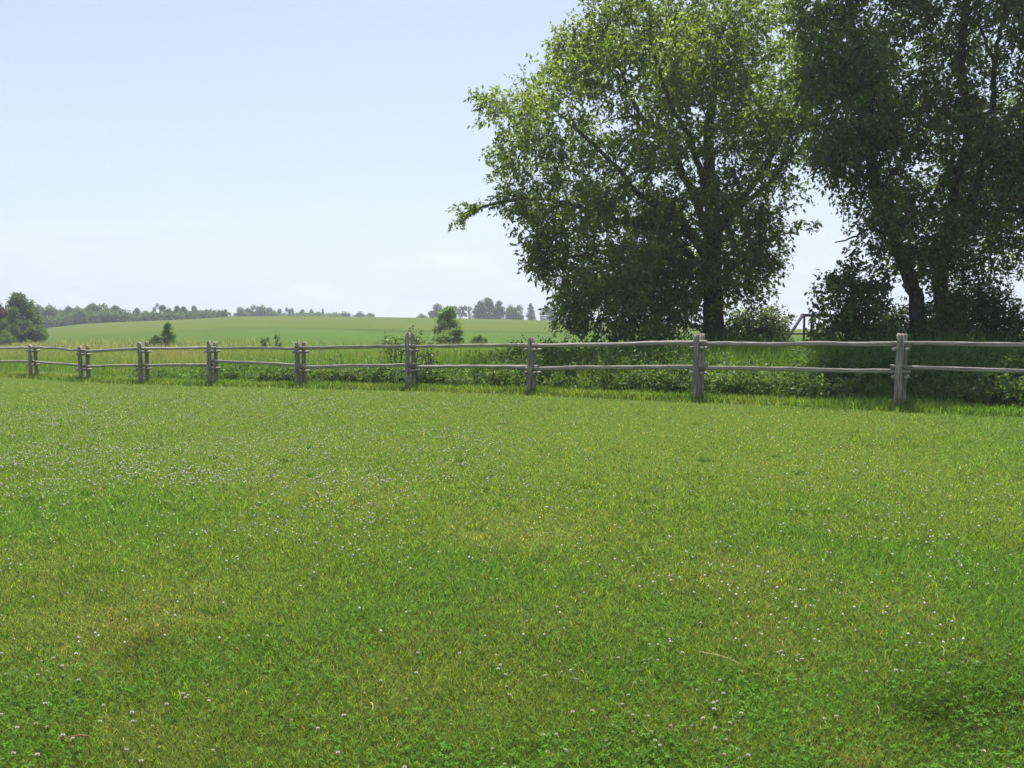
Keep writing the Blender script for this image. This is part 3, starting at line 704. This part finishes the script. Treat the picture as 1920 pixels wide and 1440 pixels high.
SK3 = [([(1766, 590, 0), (1764, 540, 0), (1768, 480, 0), (1780, 410, 0), (1795, 340, 0), (1812, 270, 0), (1815, 215, 0), (1806, 150, 0), (1803, 80, 0), (1815, 0, 0), (1820, -110, 0)], .18, .05),
       ([(1768, 470, 0), (1820, 380, -.4), (1850, 280, -.5), (1862, 200, -.5), (1864, 133, -.5), (1873, 67, -.4), (1885, 10, -.4), (1900, -80, -.4)], .11, .03),
       ([(1800, 320, 0), (1860, 250, .8), (1930, 180, 1), (2000, 90, 1), (2060, -20, 1)], .1, .02),
       ([(1775, 430, 0), (1860, 400, .4), (1960, 390, .4), (2080, 350, .3), (2180, 300, .2)], .1, .02),
       ([(1866, 130, -.5), (1840, 60, -.8), (1828, 20, -.9)], .05, .015)]
io, iq = ivy(SK3[0][0], 21.6, 44, r2); c3 = np.concatenate([c3, io]); q3 = np.concatenate([q3, iq])
big_tree('twin_stem_tree', 'dark thickly leaved tree with upright forked trunk at the right edge', 'tree', 21.6, 1768, SK3, (c3, q3), r2, M_DARKLEAF, (.060, .108, .025), (.095, .15, .028), 142, 13, (.12, .062), (.35, .65), None, .5)

# ------------------------------------------------------------------ shrubs near the fence
def shrub(name, label, cat, depth, clumps, leafmat, col, ls, K, tk, stems=5, group=None, droop=.15, seed=0, hue=None):
    r = np.random.default_rng(900 + seed)
    bx = np.mean([c[0] for c in clumps]); b = at(bx, 640, depth); b[2] = gz(b[0], b[1]); root = empty(name, tuple(b), label, cat, group)
    cen = np.array([at(c[0], c[1], depth + (c[3] if len(c) > 3 else r.uniform(-.3, .3))) for c in clumps]); rad = np.array([c[2] * depth / F for c in clumps])
    parts = []
    for c in cen:
        g = b + np.array((r.normal(0, .08), r.normal(0, .08), -.05)); parts.append(tube(bez(g, (g + c) / 2 + np.array(((g[0] - c[0]) * .25, 0, .1)), c, 6), np.linspace(.022, .006, 6), 5, False))
    addmesh('stem', parts, M_BARK, root, b)
    per = np.maximum(4, tk * rad ** 2).astype(int)
    addmesh('foliage', [foliage(r, cen, rad, per, K, (.2, .45), ls, np.array(col), droop=droop, hue=None if hue is None else np.array(hue))], leafmat, root, b, False)
    return root
def fill(px, py, rx, ry, n, r0, r1, seed, dd=.8):
    r = np.random.default_rng(seed); o = []
    for _ in range(n):
        a = r.uniform(0, 6.28); q = math.sqrt(r.random()); o.append((px + math.cos(a) * rx * q, py + math.sin(a) * ry * q, r.uniform(r0, r1), r.uniform(-dd, dd)))
    return o
shrub('leafy_shrub', 'round dark shrub with glossy leaves left of the leaning trunk', 'shrub', 20.5,
      fill(1605, 570, 62, 48, 30, 12, 22, 1) + fill(1605, 640, 80, 45, 24, 18, 28, 2) + [(1560, 520, 9), (1585, 500, 9), (1612, 500, 8), (1640, 505, 9), (1528, 548, 9), (1524, 585, 10), (1596, 490, 6), (1570, 535, 12), (1668, 525, 10)] + [(1575, 515, 13), (1600, 508, 12), (1625, 505, 13), (1545, 535, 13), (1530, 560, 12), (1650, 540, 18)], M_DARKLEAF, (.07, .115, .04), (.13, .07), 10, 170, seed=1)
shrub('grey_green_bush', 'low grey green bush between the maple trunk and the timber frame', 'shrub', 29,
      fill(1420, 610, 48, 26, 34, 14, 24, 3) + fill(1410, 650, 64, 25, 20, 18, 26, 4), M_DARKLEAF, (.06, .09, .04), (.12, .06), 10, 100, seed=2)
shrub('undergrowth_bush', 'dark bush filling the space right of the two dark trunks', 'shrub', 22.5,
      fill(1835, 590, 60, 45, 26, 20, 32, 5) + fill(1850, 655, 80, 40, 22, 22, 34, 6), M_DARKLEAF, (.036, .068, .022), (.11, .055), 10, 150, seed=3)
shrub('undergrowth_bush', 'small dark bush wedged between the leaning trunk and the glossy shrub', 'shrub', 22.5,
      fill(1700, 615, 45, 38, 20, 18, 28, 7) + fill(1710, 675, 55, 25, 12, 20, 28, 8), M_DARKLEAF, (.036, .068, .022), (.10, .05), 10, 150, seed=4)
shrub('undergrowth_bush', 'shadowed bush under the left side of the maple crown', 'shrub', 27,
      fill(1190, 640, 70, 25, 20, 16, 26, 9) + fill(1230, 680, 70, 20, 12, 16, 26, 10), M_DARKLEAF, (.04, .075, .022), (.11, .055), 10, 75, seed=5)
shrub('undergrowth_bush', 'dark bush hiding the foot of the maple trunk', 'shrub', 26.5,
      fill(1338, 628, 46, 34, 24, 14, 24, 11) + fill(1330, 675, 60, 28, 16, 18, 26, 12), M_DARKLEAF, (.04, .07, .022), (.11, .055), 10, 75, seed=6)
shrub('hazy_sapling', 'slender sapling at the right edge beyond the dark bush', 'shrub', 30,
      [(1895, 545, 9), (1900, 570, 11), (1905, 600, 14), (1915, 625, 18), (1900, 650, 20)], M_DARKLEAF, (.06, .09, .04), (.10, .05), 10, 80, seed=7)
shrub('dark_leaved_bush', 'dark leaved bush left of the tallest post pair', 'shrub', 22.5, [(742, 637, 11), (733, 641, 10), (752, 641, 11), (740, 655, 15), (726, 649, 10), (756, 654, 12)], M_DARKLEAF, (.065, .105, .04), (.06, .035), 9, 420, seed=8)
shrub('undergrowth_bush', 'tall dark bush growing up between and in front of the two dark trunks', 'shrub', 20.6, fill(1775, 600, 38, 50, 22, 15, 24, 13) + fill(1770, 670, 60, 30, 16, 20, 28, 14) + [(1800, 545, 16), (1830, 530, 18), (1790, 570, 18)], M_DARKLEAF, (.045, .08, .022), (.10, .05), 10, 160, seed=11)
shrub('climbing_vine', 'leafy vine topping the tallest post pair of the fence', 'vine', 20.0, [(772, 626, 7), (782, 632, 8), (776, 640, 6), (788, 640, 7)], M_DARKLEAF, (.05, .085, .03), (.06, .035), 9, 500, seed=9)
shrub('dark_sapling', 'small dark sapling right of the tallest post pair, seen between the rails', 'shrub', 21.2, [(802, 652, 7), (806, 662, 9), (797, 668, 9), (810, 672, 8), (800, 682, 9), (806, 692, 9)], M_DARKLEAF, (.045, .075, .025), (.07, .04), 9, 400, seed=10)

# broad weeds in front of the tall grass (nobody could count them)
rw = np.random.default_rng(77)
n = 1500; x = rw.uniform(-14, 16, n); o_ = 1.35 + rw.random(n) ** 1.5 * 1.5; y = yf(x) + o_ * 1.147; px = pxof(x, y)
nz = fbm(x * .9, y * .9, 63, 3); ok = rw.random(n) < sstep(.32, .55, nz) * sstep(330, 500, px) + .1
x, y, nz, o_ = x[ok], y[ok], nz[ok], o_[ok]; h = rw.uniform(.16, .34, len(x)) * (.6 + .8 * nz) * (1 + .45 * sstep(1100, 1500, pxof(x, y))) * np.clip(o_ - .6, .6, 1.4)
cen = np.stack([x, y, gz(x, y) + h * .75], -1); rad = np.stack([h * .95, h * .95, h * .8], -1)
V, q, t, c = foliage(rw, cen, rad, np.full(len(x), 16), 7, (.12, .3), (.075, .036), np.array((.085, .16, .035)), droop=.35, tintv=.2, hue=np.array((.14, .2, .07)), shell=.5)
stuff('broad_leaved_weeds', [(V, q, t, c)], M_TALL, 'low broad leaved weeds edging the meadow behind the fence', 'weeds')
# shade-side weeds under the trees, taller
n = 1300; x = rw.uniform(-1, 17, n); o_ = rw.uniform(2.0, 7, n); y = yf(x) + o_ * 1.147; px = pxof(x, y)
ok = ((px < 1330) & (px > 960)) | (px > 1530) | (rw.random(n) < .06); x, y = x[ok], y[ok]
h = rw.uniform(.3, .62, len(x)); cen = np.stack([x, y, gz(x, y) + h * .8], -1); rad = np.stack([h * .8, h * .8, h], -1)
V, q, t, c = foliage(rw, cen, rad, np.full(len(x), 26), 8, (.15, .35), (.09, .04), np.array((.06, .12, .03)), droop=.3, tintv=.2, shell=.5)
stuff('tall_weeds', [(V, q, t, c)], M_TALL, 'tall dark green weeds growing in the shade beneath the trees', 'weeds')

# wild carrot flowers
def umbel_mesh(seed):
    r = np.random.default_rng(seed); parts = []
    for k_ in range(26):
        a = r.uniform(0, 6.28); q = math.sqrt(r.random()) * .05; c0 = np.array((math.cos(a) * q, math.sin(a) * q, .9 + .006 * r.random() - q * .15))
        V = c0 + octv * np.array((.008, .008, .003)); parts.append((V, None, octf, np.tile((.72, .72, .66), (6, 1))))
        s = tube(np.array([(0, 0, .85), c0]), .0012, 3, False); parts.append((s[0], s[1], None, np.tile((.1, .17, .05), (len(s[0]), 1))))
    s = tube(np.array([(.01, 0, -.02), (0, .01, .4), (0, 0, .86)]), .003, 5, False); parts.append((s[0], s[1], None, np.tile((.1, .17, .05), (len(s[0]), 1))))
    V, q, t, c = merge(parts); me = mesh_np('wild_carrot', V, q, t, c); me.materials.append(M_PETAL); return me
UM = [umbel_mesh(1), umbel_mesh(2)]
for i, (p_, y_, d_) in enumerate([(1487, 655, 18.6), (1498, 657, 18.2), (1505, 653, 18.8), (1515, 656, 18.4), (1297, 625, 20.5), (1285, 627, 21), (1323, 627, 20.2), (1281, 672, 18.3), (1596, 654, 17.5), (1610, 634, 18.5)]):
    t_ = at(p_, y_, d_); g_ = gz(t_[0], t_[1]); o = bpy.data.objects.new('wild_carrot', UM[i % 2]); C.objects.link(o)
    s = (t_[2] - g_) / .9; o.location = (t_[0], t_[1], g_); o.scale = (1, 1, s); o.rotation_euler = (0, 0, i)
    tag(o, 'wild carrot with flat white flower head in tall grass behind the fence', 'flower', 'wild carrots behind the fence')

# ------------------------------------------------------------------ timber frame seen between the trees
fr = at(1508, 640, 32); fr[2] = gz(fr[0], fr[1]); fo = empty('timber_frame', tuple(fr), 'dark timber frame with a slanting leg, half hidden by the glossy shrub', 'frame')
def bar(name, a, b, rr):
    V, Q, T, _ = tube(np.array([a, (np.array(a) + b) / 2, b]), rr, 6); link(name, mesh_np(name, V - fr, Q, T), M_DARKWOOD, fo)
tl_, tr_ = at(1505, 591, 32), at(1580, 592, 32.6)
foot = at(1481, 628, 31.4); foot = foot + (foot - tl_) * .75
bar('slanting_leg', tl_, foot, .06); bar('top_beam', tl_ - np.array((.05, 0, 0)), tr_, .065)
for p_ in (1508, 1522, 1560):
    a = at(p_, 592, 32.1); g_ = a.copy(); g_[2] = gz(a[0], a[1]) - .1; bar('upright', a, g_, .045)
bar('back_rail', at(1470, 626, 33), at(1560, 626, 33), .04)

# ------------------------------------------------------------------ trees on and beyond the field
def proto(kind, seed):
    r = np.random.default_rng(seed); cl_, rd = [], []
    if kind == 'round':
        for _ in range(26):
            d = nrm(r.normal(0, 1, 3)); q = r.random() ** .5; cl_.append((d[0] * .36 * q, d[1] * .36 * q, .50 + d[2] * .42 * q)); rd.append(r.uniform(.09, .16))
    elif kind == 'wide':
        for _ in range(34):
            d = nrm(r.normal(0, 1, 3)); q = r.random() ** .5; cl_.append((d[0] * .62 * q, d[1] * .5 * q, .46 + d[2] * .42 * q * (1 - .3 * abs(d[0])))); rd.append(r.uniform(.1, .17))
    elif kind == 'tall':
        for _ in range(34):
            z = r.uniform(.16, .96); wd_ = .20 * math.sin(min(1, (1.02 - z) * 1.6) * 1.57) + .03; a = r.uniform(0, 6.28); q = math.sqrt(r.random()); cl_.append((math.cos(a) * wd_ * q * 1.2, math.sin(a) * wd_ * q, z)); rd.append(r.uniform(.06, .11))
    elif kind == 'conifer':
        for z in np.linspace(.1, .97, 30):
            a = r.uniform(0, 6.28); wd_ = .22 * (1 - z) ** .8; cl_.append((math.cos(a) * wd_, math.sin(a) * wd_, z)); rd.append(.035 + .09 * (1 - z))
    elif kind == 'sparse':
        for _ in range(13):
            d = nrm(r.normal(0, 1, 3)); cl_.append((d[0] * .32, d[1] * .32, .62 + d[2] * .3)); rd.append(r.uniform(.05, .10))
    elif kind == 'bush':
        for _ in range(26):
            d = nrm(r.normal(0, 1, 3)); q = r.random() ** .5; cl_.append((d[0] * .5 * q, d[1] * .5 * q, .42 + d[2] * .4 * q)); rd.append(r.uniform(.1, .2))
    cen = np.array(cl_); rad = np.array(rd)
    sz = .05 if kind != 'conifer' else .04
    V, q, t, c = foliage(r, cen, rad, np.maximum(6, (1500 * rad ** 2)).astype(int) + 6, 9, (.04, .1), (sz, sz * .62), np.array((.075, .125, .034)), droop=.3, tintv=.16)
    crown = mesh_np('crown', V, q, t, c); crown.materials.append(M_FAR)
    parts = [tube(np.array([(0, 0, -.03), (.01, 0, .25), (-.005, .01, .5), (0, 0, .75)]), np.array((.03, .022, .016, .006)), 7)]
    for i in r.permutation(len(cen))[:9]:
        a = np.array((0, 0, r.uniform(.2, .5))); parts.append(tube(bez(a, (a + cen[i]) / 2 + np.array((0, 0, .04)), cen[i], 5), np.linspace(.011, .004, 5), 5, False))
    V, q, t, c = merge(parts); trunk = mesh_np('trunk', V, q, t, None, True); trunk.materials.append(M_BARK)
    ext = (cen[:, 0] + rad).max() - (cen[:, 0] - rad).min(); topz = (cen[:, 2] + rad).max()
    return crown, trunk, ext, topz
PR = {}
for ki, kd in enumerate(('round', 'wide', 'tall', 'conifer', 'sparse', 'bush')): PR[kd] = [proto(kd, 40 + ki * 5 + s) for s in range(3)]
M_RED = M_FAR.copy(); M_RED.name = 'purple_red_leaves'
def tintmat(m, mul, name):
    mm = m.copy(); mm.name = name; t = mm.node_tree; a = [n for n in t.nodes if n.type == 'ATTRIBUTE'][0]
    mx = N(t, 'ShaderNodeMix', data_type='RGBA', blend_type='MULTIPLY'); mx.inputs[0].default_value = 1; mx.inputs[7].default_value = (*mul, 1)
    tg = [l.to_socket for l in a.outputs['Color'].links]; t.links.new(a.outputs['Color'], mx.inputs[6])
    for s in tg: t.links.new(mx.outputs[2], s)
    return mm
TM = {'g': M_FAR, 'red': tintmat(M_FAR, (1.35, .62, 1.1), 'purple_red_leaves_far'), 'pale': tintmat(M_FAR, (1.75, 1.75, 1.5), 'pale_leaves_far'), 'dark': tintmat(M_FAR, (.85, .9, 1.0), 'dark_leaves_far'), 'bright': tintmat(M_FAR, (1.45, 1.6, 1.15), 'bright_leaves_far')}
G1, G2, G3, G4 = 'trees at the left corner of the field', 'trees along the far left edge of the field', 'small trees on the skyline of the hill', 'trees on the hilltop left of the maple'
FT = [
 (-6, 548, 34, 86, 'round', 'red', G1, 'dark red leaved tree cut by the left edge of the photo'),
 (36, 549, 56, 92, 'tall', 'g', G1, 'tallest green tree at the left corner of the field, right of the red tree'),
 (18, 575, 40, 84, 'round', 'dark', G1, 'dark green tree in front of the red tree at the far left'),
 (60, 572, 34, 95, 'tall', 'g', G1, 'shorter green tree on the right flank of the tallest corner tree'),
 (45, 600, 60, 82, 'bush', 'dark', G1, 'dark broad bush at the foot of the tallest corner tree'),
 (77, 614, 24, 84, 'bush', 'pale', G1, 'pale green bush at the right foot of the corner trees'),
 (12, 618, 22, 78, 'bush', 'pale', G1, 'pale bush under the red tree at the far left'),
 (80, 570, 36, 210, 'round', 'g', G2, 'rounded tree touching the right side of the corner trees'),
 (101, 575, 34, 216, 'wide', 'g', G2, 'low wide tree second along the left edge row of the field'),
 (120, 576, 30, 222, 'round', 'dark', G2, 'dark round tree in the middle of the left edge row'),
 (136, 573, 26, 214, 'round', 'g', G2, 'narrow rounded tree before the paired high crowns of the left row'),
 (150, 579, 26, 206, 'wide', 'pale', G2, 'pale low tree below the high crowns of the left row'),
 (165, 568, 30, 224, 'round', 'g', G2, 'left one of the two highest crowns in the left edge row'),
 (184, 568, 30, 220, 'round', 'dark', G2, 'right one of the two highest crowns in the left edge row'),
 (195, 581, 28, 206, 'bush', 'bright', G2, 'bright green bush below the two highest crowns of the left row'),
 (209, 572, 30, 216, 'round', 'g', G2, 'domed tree near the right end of the left edge row'),
 (223, 583, 20, 208, 'round', 'dark', G2, 'small dark tree ending the left edge row'),
 (240, 590, 26, 260, 'wide', 'g', G2, 'very low tree in the dip after the left edge row'),
 (257, 577, 18, 232, 'tall', 'g', G3, 'slim tree with a knob top just after the dip in the skyline'),
 (262, 586, 34, 226, 'bush', 'g', G3, 'bush round the foot of the slim knob topped tree'),
 (281, 582, 32, 222, 'bush', 'bright', G3, 'bright green domed bush left of the grey sparse tree'),
 (299, 570, 20, 228, 'sparse', 'dark', G3, 'sparse pointed grey tree on the skyline above the cone shaped shrub'),
 (311, 577, 20, 232, 'sparse', 'g', G3, 'sparse shorter tree directly right of the pointed grey tree'),
 (333, 573, 20, 224, 'tall', 'dark', G3, 'dark tree first of the two twin tops above the field edge'),
 (344, 574, 16, 226, 'tall', 'dark', G3, 'dark tree second of the two twin tops above the field edge'),
 (352, 580, 40, 236, 'wide', 'g', G3, 'wide low tree behind the twin tops'),
 (367, 573, 20, 240, 'round', 'g', G3, 'small round headed tree standing right of the twin tops'),
 (393, 583, 40, 270, 'wide', 'g', G3, 'low spreading tree sinking behind the hill after the round headed tree'),
 (424, 585, 18, 280, 'round', 'g', G3, 'tiny lone tree in the gap before the long grove'),
 (455, 576, 28, 300, 'round', 'g', G3, 'left end tree of the long skyline grove'),
 (470, 577, 24, 306, 'round', 'dark', G3, 'dark tree second in the long skyline grove'),
 (485, 571, 28, 300, 'round', 'g', G3, 'highest tree in the long skyline grove'),
 (501, 576, 26, 310, 'round', 'dark', G3, 'dark tree right of the highest one in the long grove'),
 (517, 578, 26, 305, 'wide', 'g', G3, 'right end tree of the long skyline grove'),
 (543, 577, 14, 310, 'sparse', 'dark', G3, 'thin sparse tree alone right of the long grove'),
 (565, 580, 18, 330, 'tall', 'g', G3, 'small upright tree left of the dark round top'),
 (581, 579, 13, 330, 'round', 'dark', G3, 'tiny dark tree with a round top on a thin stem'),
 (591, 584, 14, 330, 'round', 'dark', G3, 'tiny dark low tree touching the round topped one'),
 (605, 579, 9, 335, 'conifer', 'g', G3, 'tiny pointed conifer on the hill skyline'),
 (636, 586, 26, 350, 'wide', 'g', G3, 'faint low tree right of the tiny conifer'),
 (650, 588, 18, 350, 'wide', 'g', G3, 'faint lower tree following the one right of the conifer'),
 (675, 588, 16, 350, 'round', 'dark', G3, 'tiny dark tree second from the right end of the bare skyline'),
 (692, 586, 9, 350, 'tall', 'dark', G3, 'tiny dark tree last before the bare skyline'),
 (792, 587, 22, 300, 'bush', 'g', G4, 'small low tree left of the round hilltop tree'),
 (824, 570, 34, 280, 'round', 'dark', G4, 'round hilltop tree behind the young green tree'),
 (848, 573, 22, 285, 'round', 'dark', G4, 'dark hilltop tree peeping right of the young green tree'),
 (867, 573, 14, 290, 'sparse', 'dark', G4, 'sparse dark hilltop tree, left of a thin pair'),
 (879, 575, 14, 290, 'sparse', 'dark', G4, 'sparse dark hilltop tree, right of a thin pair'),
 (902, 563, 26, 280, 'tall', 'dark', G4, 'left crown of the tall hilltop clump'),
 (916, 558, 26, 284, 'tall', 'dark', G4, 'highest middle crown of the tall hilltop clump'),
 (933, 564, 26, 280, 'tall', 'dark', G4, 'right crown of the tall hilltop clump'),
 (948, 576, 14, 300, 'sparse', 'g', G4, 'thin low tree filling the gap right of the tall clump'),
 (966, 571, 30, 282, 'round', 'dark', G4, 'dark round hilltop tree right of the tall clump'),
 (995, 569, 18, 282, 'conifer', 'dark', G4, 'narrow pointed hilltop tree near the maple'),
 (1034, 574, 34, 270, 'round', 'g', G4, 'hilltop tree beside the grey shed at the edge of the maple leaves'),
 (839, 574, 44, 72, 'tall', 'pale', 'young trees in the meadow', 'young bright green tree in mid meadow in front of the hilltop trees'),
 (828, 600, 26, 70, 'bush', 'g', 'young trees in the meadow', 'dark bush at the left foot of the young green tree'),
 (842, 614, 56, 62, 'bush', 'pale', 'young trees in the meadow', 'pale bush in front of the young green tree'),
 (898, 626, 30, 60, 'bush', 'pale', 'young trees in the meadow', 'low pale bush right of the young green tree'),
 (315, 604, 30, 64, 'conifer', 'bright', 'young trees in the meadow', 'cone shaped dark shrub alone in the left field'),
 (296, 628, 26, 63, 'bush', 'g', 'young trees in the meadow', 'small bush at the left foot of the cone shaped shrub'),
 (496, 632, 14, 50, 'sparse', 'pale', 'young trees in the meadow', 'thin weedy sapling poking above the fence left'),
 (519, 628, 12, 50, 'sparse', 'pale', 'young trees in the meadow', 'taller thin sapling beside the weedy one above the fence'),
]
names = {'round': 'round_tree', 'wide': 'spreading_tree', 'tall': 'tall_tree', 'conifer': 'pointed_tree', 'sparse': 'sparse_tree', 'bush': 'bush'}
rt = np.random.default_rng(61)
for i, (p_, yt, wpx, dep, kd, tn, gp, lb) in enumerate(FT):
    cm, tmn, ext, topz = PR[kd][i % 3]
    tp = at(p_, yt, dep); g_ = float(gz(tp[0], tp[1])); H = (tp[2] - g_) / topz; Wd = wpx * dep / F / ext
    root = empty(names[kd], (tp[0], tp[1], g_), lb, 'bush' if kd == 'bush' else 'tree', gp)
    root.rotation_euler = (0, 0, rt.choice((0, math.pi)) + rt.normal(0, .2)); root.scale = (Wd * 1.15, Wd * 1.15, H)
    for nm, me, mt in (('crown', cm, TM[tn]), ('trunk', tmn, M_BARK)):
        o = bpy.data.objects.new(nm if kd != 'bush' else {'crown': 'foliage', 'trunk': 'stem'}[nm], me); C.objects.link(o); o.parent = root
        if nm == 'crown': o.material_slots[0].link = 'OBJECT'; o.material_slots[0].material = mt
# hedge of low growth joining the far rows: one mass
rh = np.random.default_rng(8); hc, hr = [], []
for p_, hgt, d_ in [(rh.uniform(66, 236), 2.6, rh.uniform(206, 214)) for _ in range(90)] + [(rh.uniform(236, 420), 1.7, rh.uniform(212, 222)) for _ in range(70)] + [(rh.uniform(440, 700), 1.6, rh.uniform(300, 330)) for _ in range(70)]:
    b_ = at(p_, 610, d_); g_ = float(gz(b_[0], b_[1])); r_ = hgt * rh.uniform(.5, .9)
    if d_ > 250: g_ = max(g_, float(at(p_, 591, d_)[2]) - 1.2)
    hc.append((b_[0], b_[1], g_ + r_ * .6)); hr.append(r_)
V, q, t, c = foliage(rh, np.array(hc), np.array(hr), np.full(len(hc), 26), 9, (.3, .8), (.5, .32), np.array((.07, .12, .034)), droop=.3, tintv=.2)
stuff('distant_hedgerow', [(V, q, t, c)], M_FAR, 'low green hedge growth linking the distant trees along the field edge', 'hedge')
# grey shed on the hilltop
sp = at(1021, 597, 262); sp[2] = gz(sp[0], sp[1]); sh = empty('grey_shed', tuple(sp), 'small grey shed on the hilltop at the edge of the maple leaves', 'shed')
def box(name, lo, hi, mat):
    x0, y0, z0 = lo; x1, y1, z1 = hi
    V = [(x0, y0, z0), (x1, y0, z0), (x1, y1, z0), (x0, y1, z0), (x0, y0, z1), (x1, y0, z1), (x1, y1, z1), (x0, y1, z1)]
    link(name, mesh_np(name, V, np.array([(0, 3, 2, 1), (4, 5, 6, 7), (0, 1, 5, 4), (1, 2, 6, 5), (2, 3, 7, 6), (3, 0, 4, 7)])), mat, sh)
hs = at(1021, 592, 262)[2] - sp[2]
box('wall', (-1.3, 0, -.2), (1.3, 3, hs - .45), M_SHED)
V = [(-1.45, -.2, hs - .45), (1.45, -.2, hs - .45), (1.45, 3.2, hs - .45), (-1.45, 3.2, hs - .45), (-1.45, 1.5, hs + .2), (1.45, 1.5, hs + .2)]
link('roof', mesh_np('roof', V, np.array([(0, 1, 5, 4), (2, 3, 4, 5), (0, 3, 2, 1)]), np.array([(0, 4, 3), (1, 2, 5)])), M_ROOF, sh)

# ------------------------------------------------------------------ haze
def haze(density):
    me = mesh_np('haze', [(-1450, -80, -12), (1450, -80, -12), (1450, 1560, -12), (-1450, 1560, -12), (-1450, -80, 24), (1450, -80, 24), (1450, 1560, 24), (-1450, 1560, 24)],
                 np.array([(0, 3, 2, 1), (4, 5, 6, 7), (0, 1, 5, 4), (1, 2, 6, 5), (2, 3, 7, 6), (3, 0, 4, 7)]))
    m, t = newmat('haze_air'); v = N(t, 'ShaderNodeVolumePrincipled'); v.inputs['Color'].default_value = (.80, .88, 1, 1); v.inputs['Density'].default_value = density
    v.inputs['Anisotropy'].default_value = .2
    o = N(t, 'ShaderNodeOutputMaterial'); t.links.new(v.outputs[0], o.inputs['Volume'])
    tag(link('haze', me, m), 'thin pale summer haze filling the air over the fields', 'haze', kind='stuff')
haze(.0008)
